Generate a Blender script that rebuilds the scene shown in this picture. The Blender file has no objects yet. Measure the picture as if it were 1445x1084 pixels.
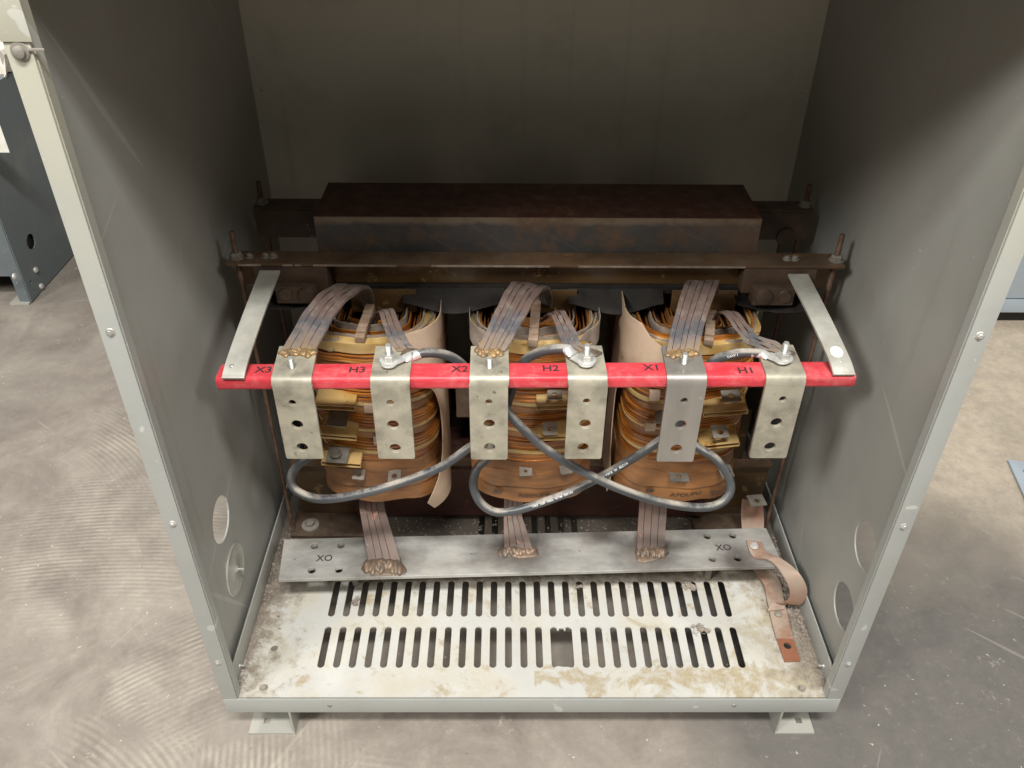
import bpy, bmesh, math, random
from mathutils import Vector as V, Matrix
R_ = random.Random(7)
scn = bpy.context.scene
col = scn.collection
PI = math.pi

# ---------------------------------------------------------------- camera
FPX, TH, YA, RO = 1192.24, .6343, .0109, .0097
CP = V((-.0447, -.7502, 1.1435))
FW = V((math.sin(YA)*math.cos(TH), math.cos(YA)*math.cos(TH), -math.sin(TH)))
r0 = FW.cross(V((0, 0, 1))).normalized(); u0 = r0.cross(FW)
RX = r0*math.cos(RO)+u0*math.sin(RO); UX = -r0*math.sin(RO)+u0*math.cos(RO)
cd = bpy.data.cameras.new('camera'); cam = bpy.data.objects.new('camera', cd); col.objects.link(cam)
m3 = Matrix((RX, UX, -FW)).transposed()
cam.matrix_world = Matrix.Translation(CP) @ m3.to_4x4()
cd.sensor_fit = 'HORIZONTAL'; cd.sensor_width = 36; cd.lens = FPX/1445*36; cd.clip_start = .02; cd.clip_end = 200
scn.camera = cam

def at(px, py, Y=None, X=None, Z=None):      # the point of a known plane seen at a photo position
    d = FW+RX*((px-722.5)/FPX)-UX*((py-542)/FPX)
    if Y is not None: t = (Y-CP.y)/d.y
    elif X is not None: t = (X-CP.x)/d.x
    else: t = (Z-CP.z)/d.z
    return CP+d*t

# ---------------------------------------------------------------- node helpers
def newmat(name):
    m = bpy.data.materials.new(name); m.use_nodes = True
    nt = m.node_tree; b = nt.nodes['Principled BSDF']
    return m, nt, b
def N(nt, t, **k):
    n = nt.nodes.new(t)
    for a, v in k.items():
        if a in n.inputs.keys(): n.inputs[a].default_value = v
        else: setattr(n, a, v)
    return n
def L(nt, a, b): nt.links.new(a, b)
def c4(c): return (c[0], c[1], c[2], 1)
def noise(nt, vec, scale, detail=5, rough=.6, dist=0.):
    n = N(nt, 'ShaderNodeTexNoise', Scale=scale, Detail=detail, Roughness=rough, Distortion=dist)
    L(nt, vec, n.inputs['Vector']); return n.outputs['Fac']
def ramp(nt, fac, a, b, c0=(0, 0, 0), c1=(1, 1, 1)):
    r = N(nt, 'ShaderNodeValToRGB'); e = r.color_ramp.elements
    e[0].position = a; e[1].position = b; e[0].color = c4(c0); e[1].color = c4(c1)
    L(nt, fac, r.inputs[0]); return r.outputs[0]
def mix(nt, fac, a, b, mode='MIX'):
    n = N(nt, 'ShaderNodeMix', data_type='RGBA', blend_type=mode)
    for s, v in ((0, fac), (6, a), (7, b)):
        if hasattr(v, 'is_output'): L(nt, v, n.inputs[s])
        else: n.inputs[s].default_value = v if s == 0 else c4(v)
    return n.outputs[2]
def math_(nt, op, a, b=0., c=0., clamp=False):
    n = N(nt, 'ShaderNodeMath', operation=op, use_clamp=clamp)
    for i, v in enumerate((a, b, c)):
        if hasattr(v, 'is_output'): L(nt, v, n.inputs[i])
        else: n.inputs[i].default_value = v
    return n.outputs[0]
def mapping(nt, vec, sc=(1, 1, 1), rot=(0, 0, 0), loc=(0, 0, 0)):
    n = N(nt, 'ShaderNodeMapping'); n.inputs['Scale'].default_value = sc; n.inputs['Rotation'].default_value = rot
    n.inputs['Location'].default_value = loc
    L(nt, vec, n.inputs['Vector']); return n.outputs[0]
def pos(nt): return N(nt, 'ShaderNodeNewGeometry').outputs['Position']
def bump(nt, b, h, strength=.3, dist=.002):
    n = N(nt, 'ShaderNodeBump', Strength=strength, Distance=dist)
    L(nt, h, n.inputs['Height']); L(nt, n.outputs[0], b.inputs['Normal'])
def upness(nt, lo=.35, hi=.9):
    g = N(nt, 'ShaderNodeNewGeometry'); s = N(nt, 'ShaderNodeSeparateXYZ'); L(nt, g.outputs['Normal'], s.inputs[0])
    mr = N(nt, 'ShaderNodeMapRange'); mr.inputs[1].default_value = lo; mr.inputs[2].default_value = hi
    L(nt, s.outputs[2], mr.inputs[0]); return mr.outputs[0]

def simple(name, c1, c2, sc=30, rough=.5, metal=0., stretch=(1, 1, 1), lo=.35, hi=.65, bs=.15, bsc=200, bd=.001,
           dust=None, dcol=(.36, .32, .27), dsc=45, dlo=.4, dhi=.65, coat=0., spot=None, rvar=.12, updust=True):
    m, nt, b = newmat(name); p = pos(nt)
    f = noise(nt, mapping(nt, p, stretch), sc, 6, .62)
    c = mix(nt, ramp(nt, f, lo, hi), c1, c2)
    if spot:
        sf = ramp(nt, noise(nt, p, spot[1], 4, .7), spot[2], spot[2]+.06)
        c = mix(nt, sf, c, spot[0])
    rf = math_(nt, 'MULTIPLY_ADD', noise(nt, p, sc*1.7, 4), rvar*2, rough-rvar)
    met = metal
    if dust:
        d = ramp(nt, noise(nt, p, dsc, 7, .68), dlo, dhi)
        if updust: d = math_(nt, 'MULTIPLY', d, upness(nt))
        d = math_(nt, 'MULTIPLY', d, dust)
        c = mix(nt, d, c, dcol)
        rf = math_(nt, 'MAXIMUM', rf, math_(nt, 'MULTIPLY', d, .9))
        if metal: L(nt, math_(nt, 'MULTIPLY', math_(nt, 'SUBTRACT', 1., d), metal), b.inputs['Metallic'])
    elif metal: b.inputs['Metallic'].default_value = metal
    L(nt, c, b.inputs['Base Color']); L(nt, rf, b.inputs['Roughness'])
    b.inputs['Coat Weight'].default_value = coat; b.inputs['Coat Roughness'].default_value = .15
    if bs: bump(nt, b, noise(nt, mapping(nt, p, stretch), bsc, 4), bs, bd)
    return m

MT = {}
# painted sheet steel
def paint(name, c1, c2, rough=.42, scuff=.5, yellow=0.):
    m, nt, b = newmat(name); p = pos(nt)
    c = mix(nt, ramp(nt, noise(nt, p, 3, 4), .3, .7), c1, c2)
    c = mix(nt, math_(nt, 'MULTIPLY', ramp(nt, noise(nt, p, 9, 8, .7), .52, .75), .35), c, (.30, .275, .23))
    s1 = ramp(nt, noise(nt, mapping(nt, p, (1, 1, 6), (.3, .2, .1)), 26, 8, .75), .66, .72)
    c = mix(nt, math_(nt, 'MULTIPLY', s1, scuff), c, (.5, .5, .47))
    s2 = ramp(nt, noise(nt, p, 160, 3, .5), .7, .76)
    c = mix(nt, math_(nt, 'MULTIPLY', s2, .6), c, (.6, .58, .52))
    if yellow:
        sx = N(nt, 'ShaderNodeSeparateXYZ'); L(nt, p, sx.inputs[0])
        w = math_(nt, 'ADD', sx.outputs[2], math_(nt, 'MULTIPLY', noise(nt, p, 14, 5), .25))
        c = mix(nt, math_(nt, 'MULTIPLY', ramp(nt, w, .80, 1.02), yellow), c, (.55, .50, .30))
    L(nt, c, b.inputs['Base Color'])
    for rot, off, sc0 in ((.35, 1., 3.1), (-.6, 4., 2.3), (1.2, 8., 2.7)):
        vv = mapping(nt, mapping(nt, p, rot=(rot, 0, 0), loc=(off, off, off)), (9, 16, .7))
        k = ramp(nt, noise(nt, vv, sc0, 2, .45), .735, .748)
        c = mix(nt, math_(nt, 'MULTIPLY', k, scuff*.7), c, (.58, .58, .54))
    run = ramp(nt, noise(nt, mapping(nt, p, (30, 30, 1.3)), 1., 4, .6), .6, .75)
    c = mix(nt, math_(nt, 'MULTIPLY', run, .16), c, (.16, .14, .11))
    L(nt, c, b.inputs['Base Color'])
    L(nt, math_(nt, 'ADD', math_(nt, 'MULTIPLY_ADD', noise(nt, p, 12, 5), .25, rough-.16), math_(nt, 'MULTIPLY', ramp(nt, noise(nt, p, 5, 7, .7), .45, .7), .14)), b.inputs['Roughness'])
    hh = math_(nt, 'ADD', math_(nt, 'MULTIPLY', noise(nt, p, 340, 2), .12), math_(nt, 'MULTIPLY', noise(nt, p, 6, 2), 2.2))
    bump(nt, b, hh, .12, .006)
    return m
MT['paint'] = paint('grey_enamel', (.335, .338, .312), (.385, .385, .355))
MT['post'] = paint('grey_enamel_trim', (.345, .355, .335), (.395, .405, .38), .4, .9, .3)
MT['back'] = paint('grey_enamel_back', (.56, .55, .47), (.62, .605, .52), .5, .4)
MT['blue'] = paint('blue_grey_enamel', (.125, .15, .16), (.14, .165, .175), .4, .2)
MT['pale'] = paint('pale_blue_enamel', (.36, .42, .47), (.39, .45, .5), .4, .1)
MT['foot'] = paint('pale_foot_enamel', (.33, .33, .29), (.38, .37, .33), .5, .6)

# floor pan: pale zinc/paint with tan stains and gritty dirt along the sides and back, rear shade painted in
def pan_mat():
    m, nt, b = newmat('pale_stained_sheet'); p = pos(nt)
    sx = N(nt, 'ShaderNodeSeparateXYZ'); L(nt, p, sx.inputs[0]); x, y = sx.outputs[0], sx.outputs[1]
    c = mix(nt, ramp(nt, noise(nt, p, 5, 6), .35, .7), (.48, .478, .45), (.57, .565, .525))
    # cream film
    c = mix(nt, math_(nt, 'MULTIPLY', ramp(nt, noise(nt, p, 11, 8, .62, .3), .46, .66), .7), c, (.50, .455, .35))
    # tan stain band by the front edge, with hard tide lines
    n1 = noise(nt, p, 17, 9, .66, .5)
    band = math_(nt, 'SUBTRACT', 1., math_(nt, 'MULTIPLY', math_(nt, 'ABSOLUTE', math_(nt, 'SUBTRACT', y, .034)), 24.), clamp=True)
    bx = math_(nt, 'MULTIPLY', ramp(nt, x, -.25, -.16), 1.)
    st = ramp(nt, math_(nt, 'ADD', n1, math_(nt, 'MULTIPLY_ADD', math_(nt, 'MULTIPLY', band, bx), .17, -.05)), .525, .60)
    c = mix(nt, math_(nt, 'MULTIPLY', math_(nt, 'MULTIPLY', st, ramp(nt, noise(nt, p, 60, 7, .75), .3, .55)), .85), c, (.36, .29, .17))
    n2 = noise(nt, mapping(nt, p, loc=(3, 1, 0)), 14, 9, .7, .6)
    rx = math_(nt, 'MULTIPLY', ramp(nt, x, .29, .42), .2)
    st2 = ramp(nt, math_(nt, 'ADD', n2, rx), .58, .70)
    c = mix(nt, math_(nt, 'MULTIPLY', st2, .7), c, (.37, .32, .21))
    # dirt at back and both sides; rear darkened further as painted bus bar shadow
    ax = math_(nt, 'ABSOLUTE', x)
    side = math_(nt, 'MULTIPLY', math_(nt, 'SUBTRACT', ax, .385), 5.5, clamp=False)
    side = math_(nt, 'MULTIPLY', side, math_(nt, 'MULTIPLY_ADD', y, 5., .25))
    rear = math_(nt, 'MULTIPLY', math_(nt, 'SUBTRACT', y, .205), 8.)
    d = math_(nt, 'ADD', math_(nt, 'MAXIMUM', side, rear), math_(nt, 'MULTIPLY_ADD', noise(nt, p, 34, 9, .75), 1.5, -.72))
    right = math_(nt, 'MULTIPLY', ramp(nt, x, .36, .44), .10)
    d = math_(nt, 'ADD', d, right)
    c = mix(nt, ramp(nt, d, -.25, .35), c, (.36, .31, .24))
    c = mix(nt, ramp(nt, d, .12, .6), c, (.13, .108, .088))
    sp = ramp(nt, noise(nt, p, 210, 4, .6), .69, .73)
    c = mix(nt, math_(nt, 'MULTIPLY', sp, math_(nt, 'ADD', .35, ramp(nt, x, .35, .43))), c, (.12, .08, .06))
    L(nt, c, b.inputs['Base Color']); b.inputs['Roughness'].default_value = .55
    L(nt, math_(nt, 'MULTIPLY_ADD', noise(nt, p, 20, 6), .4, .3), b.inputs['Roughness'])
    h = math_(nt, 'ADD', noise(nt, p, 160, 5, .7), math_(nt, 'MULTIPLY', ramp(nt, d, .1, .8), 1.5))
    bump(nt, b, h, .35, .002)
    return m
MT['pan'] = pan_mat()

MT['tin'] = simple('tinned_plate', (.45, .42, .33), (.25, .232, .185), 20, .45, .35, (1, 1, 1), bs=.12, bsc=260,
                   dust=.5, dcol=(.50, .46, .36), dsc=24, dlo=.42, dhi=.6, updust=False, spot=((.17, .155, .13), 60, .635))
MT['tinbrown'] = simple('tarnished_plate', (.38, .355, .32), (.25, .23, .205), 12, .40, .45, (1, 1, .2), bs=.1, bsc=260,
                        spot=((.55, .55, .53), 40, .66))
MT['bar'] = simple('aluminium_bar', (.60, .59, .55), (.30, .29, .27), 18, .42, .35, (.5, 1, 1), bs=.08, bsc=300,
                   dust=.5, dcol=(.42, .36, .29), dsc=13, dlo=.5, dhi=.7, updust=False)
MT['arm'] = simple('galvanised_strap', (.60, .60, .54), (.42, .41, .36), 22, .45, .35, dust=.55, dcol=(.34, .31, .25), dsc=28, dlo=.48, dhi=.62)
MT['steel'] = simple('zinc_fastener', (.62, .62, .58), (.42, .41, .38), 60, .36, .5, bs=.05)
MT['silver'] = simple('tinned_lug', (.74, .74, .71), (.58, .57, .54), 60, .38, .45, bs=.2, bsc=120)
MT['dull'] = simple('dusty_fastener', (.33, .31, .27), (.24, .22, .18), 60, .6, .4, bs=.3, dust=.7)
MT['darktab'] = simple('tarnished_tap', (.22, .20, .17), (.13, .12, .10), 60, .45, .5, bs=.15)
MT['tap'] = simple('grey_tap', (.24, .215, .18), (.16, .145, .12), 60, .5, .4, bs=.25, dust=.5, dlo=.3)
def add_halo(m, spots):
    nt = m.node_tree; b = nt.nodes['Principled BSDF']; src = b.inputs['Base Color'].links[0].from_socket; p = pos(nt)
    sx = N(nt, 'ShaderNodeSeparateXYZ'); L(nt, p, sx.inputs[0]); c = src
    nz = noise(nt, p, 30, 6, .65)
    for (x, y, rx, ry) in spots:
        dx = math_(nt, 'DIVIDE', math_(nt, 'SUBTRACT', sx.outputs[0], x), rx); dy = math_(nt, 'DIVIDE', math_(nt, 'SUBTRACT', sx.outputs[1], y), ry)
        d = math_(nt, 'SQRT', math_(nt, 'ADD', math_(nt, 'MULTIPLY', dx, dx), math_(nt, 'MULTIPLY', dy, dy)))
        d = math_(nt, 'ADD', d, math_(nt, 'MULTIPLY_ADD', nz, .7, -.35))
        c = mix(nt, math_(nt, 'MULTIPLY', ramp(nt, d, .25, 1., (1, 1, 1), (0, 0, 0)), .8), c, (.10, .082, .07))
    L(nt, c, b.inputs['Base Color'])
def red_mat():
    m, nt, b = newmat('red_fibreglass'); p = pos(nt)
    c = mix(nt, ramp(nt, noise(nt, mapping(nt, p, (.25, 1, 1)), 60, 8, .7), .35, .7), (.55, .030, .045), (.66, .07, .085))
    s = ramp(nt, noise(nt, mapping(nt, p, (.12, 1, 1)), 240, 5, .7), .52, .72)
    c = mix(nt, math_(nt, 'MULTIPLY', s, .35), c, (.80, .24, .27))
    d = ramp(nt, noise(nt, p, 30, 9, .75), .50, .70)
    c = mix(nt, math_(nt, 'MULTIPLY', d, .5), c, (.70, .27, .26))
    dk = ramp(nt, noise(nt, mapping(nt, p, (.5, 1, 1)), 90, 6, .7), .66, .72)
    c = mix(nt, math_(nt, 'MULTIPLY', dk, .22), c, (.30, .0, .01))
    L(nt, c, b.inputs['Base Color']); b.inputs['Roughness'].default_value = .45
    bump(nt, b, noise(nt, mapping(nt, p, (.15, 1, 1)), 420, 3), .12, .001)
    return m
MT['red'] = red_mat()
MT['ink'] = simple('black_ink', (.03, .02, .025), (.06, .03, .035), 300, .7, bs=0)
MT['ink2'] = simple('faded_ink', (.09, .09, .09), (.2, .2, .2), 260, .7, bs=0)
MT['ink3'] = simple('brown_ink', (.075, .045, .03), (.13, .07, .04), 260, .7, bs=0)
MT['white'] = simple('white_print', (.6, .6, .6), (.75, .75, .73), 200, .7, bs=0)
MT['label'] = simple('white_sticker', (.8, .79, .74), (.7, .68, .6), 40, .5, bs=0)
MT['core'] = simple('maroon_core_varnish', (.048, .014, .009), (.07, .022, .012), 40, .6, 0, (.1, 1, 1), bs=.3, bsc=400, dust=.5, dcol=(.12, .08, .055), dlo=.45, spot=((.09, .05, .03), 30, .6))
def slate():
    m, nt, b = newmat('sooty_core_face'); p = pos(nt)
    sx = N(nt, 'ShaderNodeSeparateXYZ'); L(nt, p, sx.inputs[0]); z = sx.outputs[2]
    c = mix(nt, ramp(nt, noise(nt, p, 14, 6), .35, .7), (.05, .052, .052), (.085, .08, .075))
    e = math_(nt, 'ADD', math_(nt, 'MULTIPLY', math_(nt, 'SUBTRACT', z, .607), 60.), noise(nt, p, 40, 6))
    c = mix(nt, ramp(nt, e, .5, .9), c, (.20, .155, .11))
    c = mix(nt, math_(nt, 'MULTIPLY', ramp(nt, noise(nt, p, 15, 9, .74), .46, .60), .85), c, (.14, .082, .048))
    w = N(nt, 'ShaderNodeTexWave', Scale=4.2, Distortion=3., Detail=3.); L(nt, mapping(nt, p, (1, 1, 2), (0, .7, 0)), w.inputs['Vector'])
    c = mix(nt, math_(nt, 'MULTIPLY', ramp(nt, w.outputs['Fac'], .985, 1.), .12), c, (.22, .2, .17))
    L(nt, c, b.inputs['Base Color']); b.inputs['Roughness'].default_value = .6
    bump(nt, b, noise(nt, p, 120, 5), .2, .001); return m
MT['slate'] = slate()
MT['rust'] = simple('brown_varnished_steel', (.075, .045, .026), (.15, .085, .042), 16, .55, 0, bs=.5, bsc=120, coat=.1,
                    dust=.5, dcol=(.20, .155, .11), dsc=20, spot=((.25, .13, .045), 24, .63))
MT['clamp'] = simple('clamp_steel', (.05, .032, .022), (.10, .062, .038), 22, .55, 0, bs=.4, bsc=160, dust=.35, dcol=(.2, .16, .12), dsc=60,
                     spot=((.42, .38, .32), 34, .66))
MT['gold'] = simple('golden_varnished_plate', (.07, .042, .018), (.15, .085, .03), 9, .42, 0, (.6, 1, 1), bs=.3, bsc=120, coat=.3, dust=.3, spot=((.28, .19, .07), 33, .60))
MT['rod'] = simple('rusty_rod', (.10, .055, .035), (.2, .12, .08), 80, .6, .2, bs=.5, bsc=300)
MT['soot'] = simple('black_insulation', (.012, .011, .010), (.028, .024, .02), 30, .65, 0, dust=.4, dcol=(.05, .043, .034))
def amber():
    m, nt, b = newmat('amber_varnished_winding'); p = pos(nt)
    c = mix(nt, ramp(nt, noise(nt, mapping(nt, p, (.2, .2, 4)), 22, 7, .65), .32, .68), (.20, .055, .008), (.60, .22, .035))
    c = mix(nt, math_(nt, 'MULTIPLY', ramp(nt, noise(nt, mapping(nt, p, (.04, .04, 7)), 90, 5, .7), .50, .60), .8), c, (.05, .016, .006))
    c = mix(nt, math_(nt, 'MULTIPLY', ramp(nt, noise(nt, mapping(nt, p, (.3, .3, 5)), 46, 5), .6, .7), .6), c, (.55, .30, .08))
    L(nt, c, b.inputs['Base Color']); b.inputs['Roughness'].default_value = .32
    b.inputs['Coat Weight'].default_value = .6; b.inputs['Coat Roughness'].default_value = .12
    bump(nt, b, noise(nt, mapping(nt, p, (.1, .1, 1)), 700, 3), .35, .001); return m
MT['amber'] = amber()
MT['paper'] = simple('yellow_insulation_paper', (.42, .255, .075), (.56, .40, .18), 18, .38, 0, (1, 1, 2), bs=.2, bsc=60, coat=.3,
                     spot=((.26, .13, .04), 26, .62))
MT['brown'] = simple('brown_insulation_wrap', (.16, .066, .022), (.37, .165, .055), 15, .42, 0, (.5, .5, 2), bs=.35, bsc=50, bd=.002, coat=.25,
                     dust=.5, dcol=(.25, .18, .12), spot=((.09, .04, .02), 22, .64))
MT['tan'] = simple('tan_barrier_sheet', (.50, .36, .25), (.60, .45, .33), 12, .5, 0, bs=.25, bsc=40, bd=.003, coat=.1,
                   spot=((.22, .14, .09), 38, .64), dust=.2, updust=False)
MT['tan2'] = simple('varnished_barrier_sheet', (.38, .22, .10), (.46, .30, .16), 10, .4, 0, bs=.25, bsc=40, bd=.003, coat=.3)
MT['dusty'] = simple('dusty_winding_edge', (.20, .155, .12), (.34, .28, .23), 50, .8, 0, bs=.5, bsc=150)
MT['wood'] = simple('dusty_spacer', (.34, .25, .19), (.24, .15, .09), 50, .75, 0, bs=.4)
def lead_mat():
    m, nt, b = newmat('heat_tinted_copper'); p = pos(nt)
    sx = N(nt, 'ShaderNodeSeparateXYZ'); L(nt, p, sx.inputs[0])
    t = math_(nt, 'ADD', sx.outputs[1], math_(nt, 'MULTIPLY', math_(nt, 'SUBTRACT', noise(nt, p, 40, 6, .7), .5), .06))
    cr = N(nt, 'ShaderNodeValToRGB'); L(nt, math_(nt, 'MULTIPLY_ADD', t, 7.7, -1.46), cr.inputs[0])   # y .19 .. .32
    e = cr.color_ramp.elements; e[0].position = 0; e[0].color = (.24, .17, .11, 1); e[1].position = 1; e[1].color = (.17, .145, .12, 1)
    for q, cc in ((.10, (.17, .135, .12)), (.2, (.07, .072, .082)), (.34, (.125, .082, .068)), (.6, (.115, .08, .068)), (.8, (.13, .105, .085))):
        k = cr.color_ramp.elements.new(q); k.color = c4(cc)
    c = mix(nt, math_(nt, 'MULTIPLY', ramp(nt, noise(nt, p, 60, 8, .7), .5, .7), .7), cr.outputs[0], (.22, .19, .155))
    c = mix(nt, ramp(nt, noise(nt, p, 90, 4), .68, .72), c, (.1, .08, .07))
    L(nt, c, b.inputs['Base Color']); b.inputs['Roughness'].default_value = .75; b.inputs['Metallic'].default_value = .05; b.inputs['Specular IOR Level'].default_value = .25
    bump(nt, b, noise(nt, p, 200, 5), .3, .001); return m
MT['lead'] = lead_mat()
MT['lead2'] = simple('old_copper_lead', (.20, .13, .105), (.14, .115, .10), 30, .65, .15, (1, .3, .3), bs=.3, spot=((.45, .22, .15), 45, .62))
MT['copper'] = simple('dusty_copper_strap', (.36, .19, .13), (.38, .28, .21), 22, .55, .3, bs=.2, dust=.95, dcol=(.38, .30, .235), dsc=22, dlo=.36, dhi=.56)
MT['copper2'] = simple('bare_copper', (.52, .23, .14), (.45, .19, .11), 30, .42, .6, bs=.12)
MT['weld'] = simple('bronze_braze', (.42, .27, .12), (.22, .165, .11), 70, .52, .5, bs=.4, bsc=160)
MT['weld2'] = simple('dull_braze', (.24, .165, .11), (.13, .105, .085), 60, .5, .35, bs=.5, bsc=160)
MT['cable'] = simple('dusty_black_cable', (.04, .043, .047), (.075, .08, .086), 12, .4, 0, bs=.08, dust=.95, dcol=(.42, .38, .32), dsc=16, dlo=.42, dhi=.58, updust=True)
MT['plastic'] = simple('crumpled_white_plastic', (.7, .66, .6), (.55, .5, .45), 30, .4, 0)
MT['black'] = simple('plain_black', (.02, .02, .02), (.03, .03, .03), 30, .6, 0)
MT['lint'] = simple('grey_lint', (.36, .31, .26), (.22, .18, .15), 120, .95, 0, bs=.8, bsc=300)

def concrete():
    m, nt, b = newmat('worn_concrete'); p = pos(nt)
    c = mix(nt, ramp(nt, noise(nt, p, 1.3, 6, .6), .35, .68), (.235, .206, .174), (.375, .335, .285))
    c = mix(nt, math_(nt, 'MULTIPLY', ramp(nt, noise(nt, p, 5.5, 9, .68, .4), .42, .66), .75), c, (.145, .12, .10))
    # grey patch on the right: floor stain deepened with painted shade beside the cabinet
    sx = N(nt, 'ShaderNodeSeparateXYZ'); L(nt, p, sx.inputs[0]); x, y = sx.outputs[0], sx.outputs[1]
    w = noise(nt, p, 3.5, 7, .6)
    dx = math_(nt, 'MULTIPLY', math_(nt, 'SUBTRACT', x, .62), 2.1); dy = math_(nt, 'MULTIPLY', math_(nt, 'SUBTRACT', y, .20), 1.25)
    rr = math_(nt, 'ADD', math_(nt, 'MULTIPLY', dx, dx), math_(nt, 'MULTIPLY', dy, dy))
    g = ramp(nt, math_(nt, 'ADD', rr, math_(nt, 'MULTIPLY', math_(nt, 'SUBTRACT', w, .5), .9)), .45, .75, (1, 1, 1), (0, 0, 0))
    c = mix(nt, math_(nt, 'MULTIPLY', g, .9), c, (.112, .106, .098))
    warm = ramp(nt, math_(nt, 'ADD', y, math_(nt, 'MULTIPLY', w, .6)), .55, 1.0)
    warm = math_(nt, 'MULTIPLY', warm, ramp(nt, x, .5, .8))
    c = mix(nt, math_(nt, 'MULTIPLY', warm, .9), c, (.56, .475, .365))
    c = mix(nt, math_(nt, 'MULTIPLY', ramp(nt, noise(nt, p, 26, 9, .78), .40, .62), .4), c, (.19, .17, .15))
    c = mix(nt, math_(nt, 'MULTIPLY', ramp(nt, noise(nt, mapping(nt, p, loc=(2, 7, 0)), 70, 6, .75), .58, .72), .22), c, (.46, .41, .34))
    # arcs left by the finishing machine
    tot = None
    for (cx, cy, fr, mx, my, mr) in ((-.86, -.34, 560., -.66, -.16, .20), (-1.35, -.22, 590., -.40, -.14, .17), (-.2, -.55, 600., -.58, .10, .13),
                                     (-.75, -.9, 640., -.85, .42, .22), (-.1, .9, 560., -.25, -.2, .16), (-1.3, .2, 600., -.80, .72, .2)):
        ax_ = math_(nt, 'SUBTRACT', x, cx); ay = math_(nt, 'SUBTRACT', y, cy)
        rad = math_(nt, 'SQRT', math_(nt, 'ADD', math_(nt, 'MULTIPLY', ax_, ax_), math_(nt, 'MULTIPLY', ay, ay)))
        s = math_(nt, 'SINE', math_(nt, 'ADD', math_(nt, 'MULTIPLY', rad, fr), math_(nt, 'MULTIPLY', w, 6.)))
        bx = math_(nt, 'SUBTRACT', x, mx); by = math_(nt, 'SUBTRACT', y, my)
        d = math_(nt, 'SQRT', math_(nt, 'ADD', math_(nt, 'MULTIPLY', bx, bx), math_(nt, 'MULTIPLY', by, by)))
        k = ramp(nt, math_(nt, 'ADD', math_(nt, 'DIVIDE', d, mr), math_(nt, 'MULTIPLY_ADD', noise(nt, p, 6, 6), 1.6, -.8)), .7, 1.1, (1, 1, 1), (0, 0, 0))
        s = math_(nt, 'MULTIPLY', math_(nt, 'MULTIPLY_ADD', s, .5, .5), k)
        tot = s if tot is None else math_(nt, 'MAXIMUM', tot, s)
    tm = math_(nt, 'MULTIPLY', tot, ramp(nt, noise(nt, p, 9, 9, .72), .42, .60))
    c = mix(nt, math_(nt, 'MULTIPLY', tm, .42), c, (.54, .48, .40))
    # chips, laitance, scratches
    ch = ramp(nt, noise(nt, p, 7, 10, .8), .62, .66)
    ch = math_(nt, 'MULTIPLY', ch, ramp(nt, noise(nt, p, 60, 5, .7), .45, .6))
    c = mix(nt, math_(nt, 'MULTIPLY', ch, .55), c, (.56, .50, .42))
    sp = ramp(nt, noise(nt, p, 120, 3, .5), .72, .76); c = mix(nt, math_(nt, 'MULTIPLY', sp, .7), c, (.62, .57, .5))
    sp2 = ramp(nt, noise(nt, mapping(nt, p, loc=(5, 5, 0)), 95, 3, .6), .70, .74); c = mix(nt, math_(nt, 'MULTIPLY', sp2, .5), c, (.09, .08, .07))
    for rot, off in ((.5, 0), (-.9, 7), (2.2, 3), (1.4, 5)):
        sc = ramp(nt, noise(nt, mapping(nt, mapping(nt, p, rot=(0, 0, rot), loc=(off, off, 0)), (34, 1.6, 1)), 1.6, 2, .4), .735, .75)
        c = mix(nt, math_(nt, 'MULTIPLY', sc, .2), c, (.52, .48, .42))
    L(nt, c, b.inputs['Base Color'])
    L(nt, math_(nt, 'MULTIPLY_ADD', noise(nt, p, 8, 6), .35, .38), b.inputs['Roughness'])
    h = math_(nt, 'ADD', math_(nt, 'MULTIPLY', tot, .5), noise(nt, p, 50, 8, .7))
    bump(nt, b, h, .3, .003)
    return m
MT['concrete'] = concrete()

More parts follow.
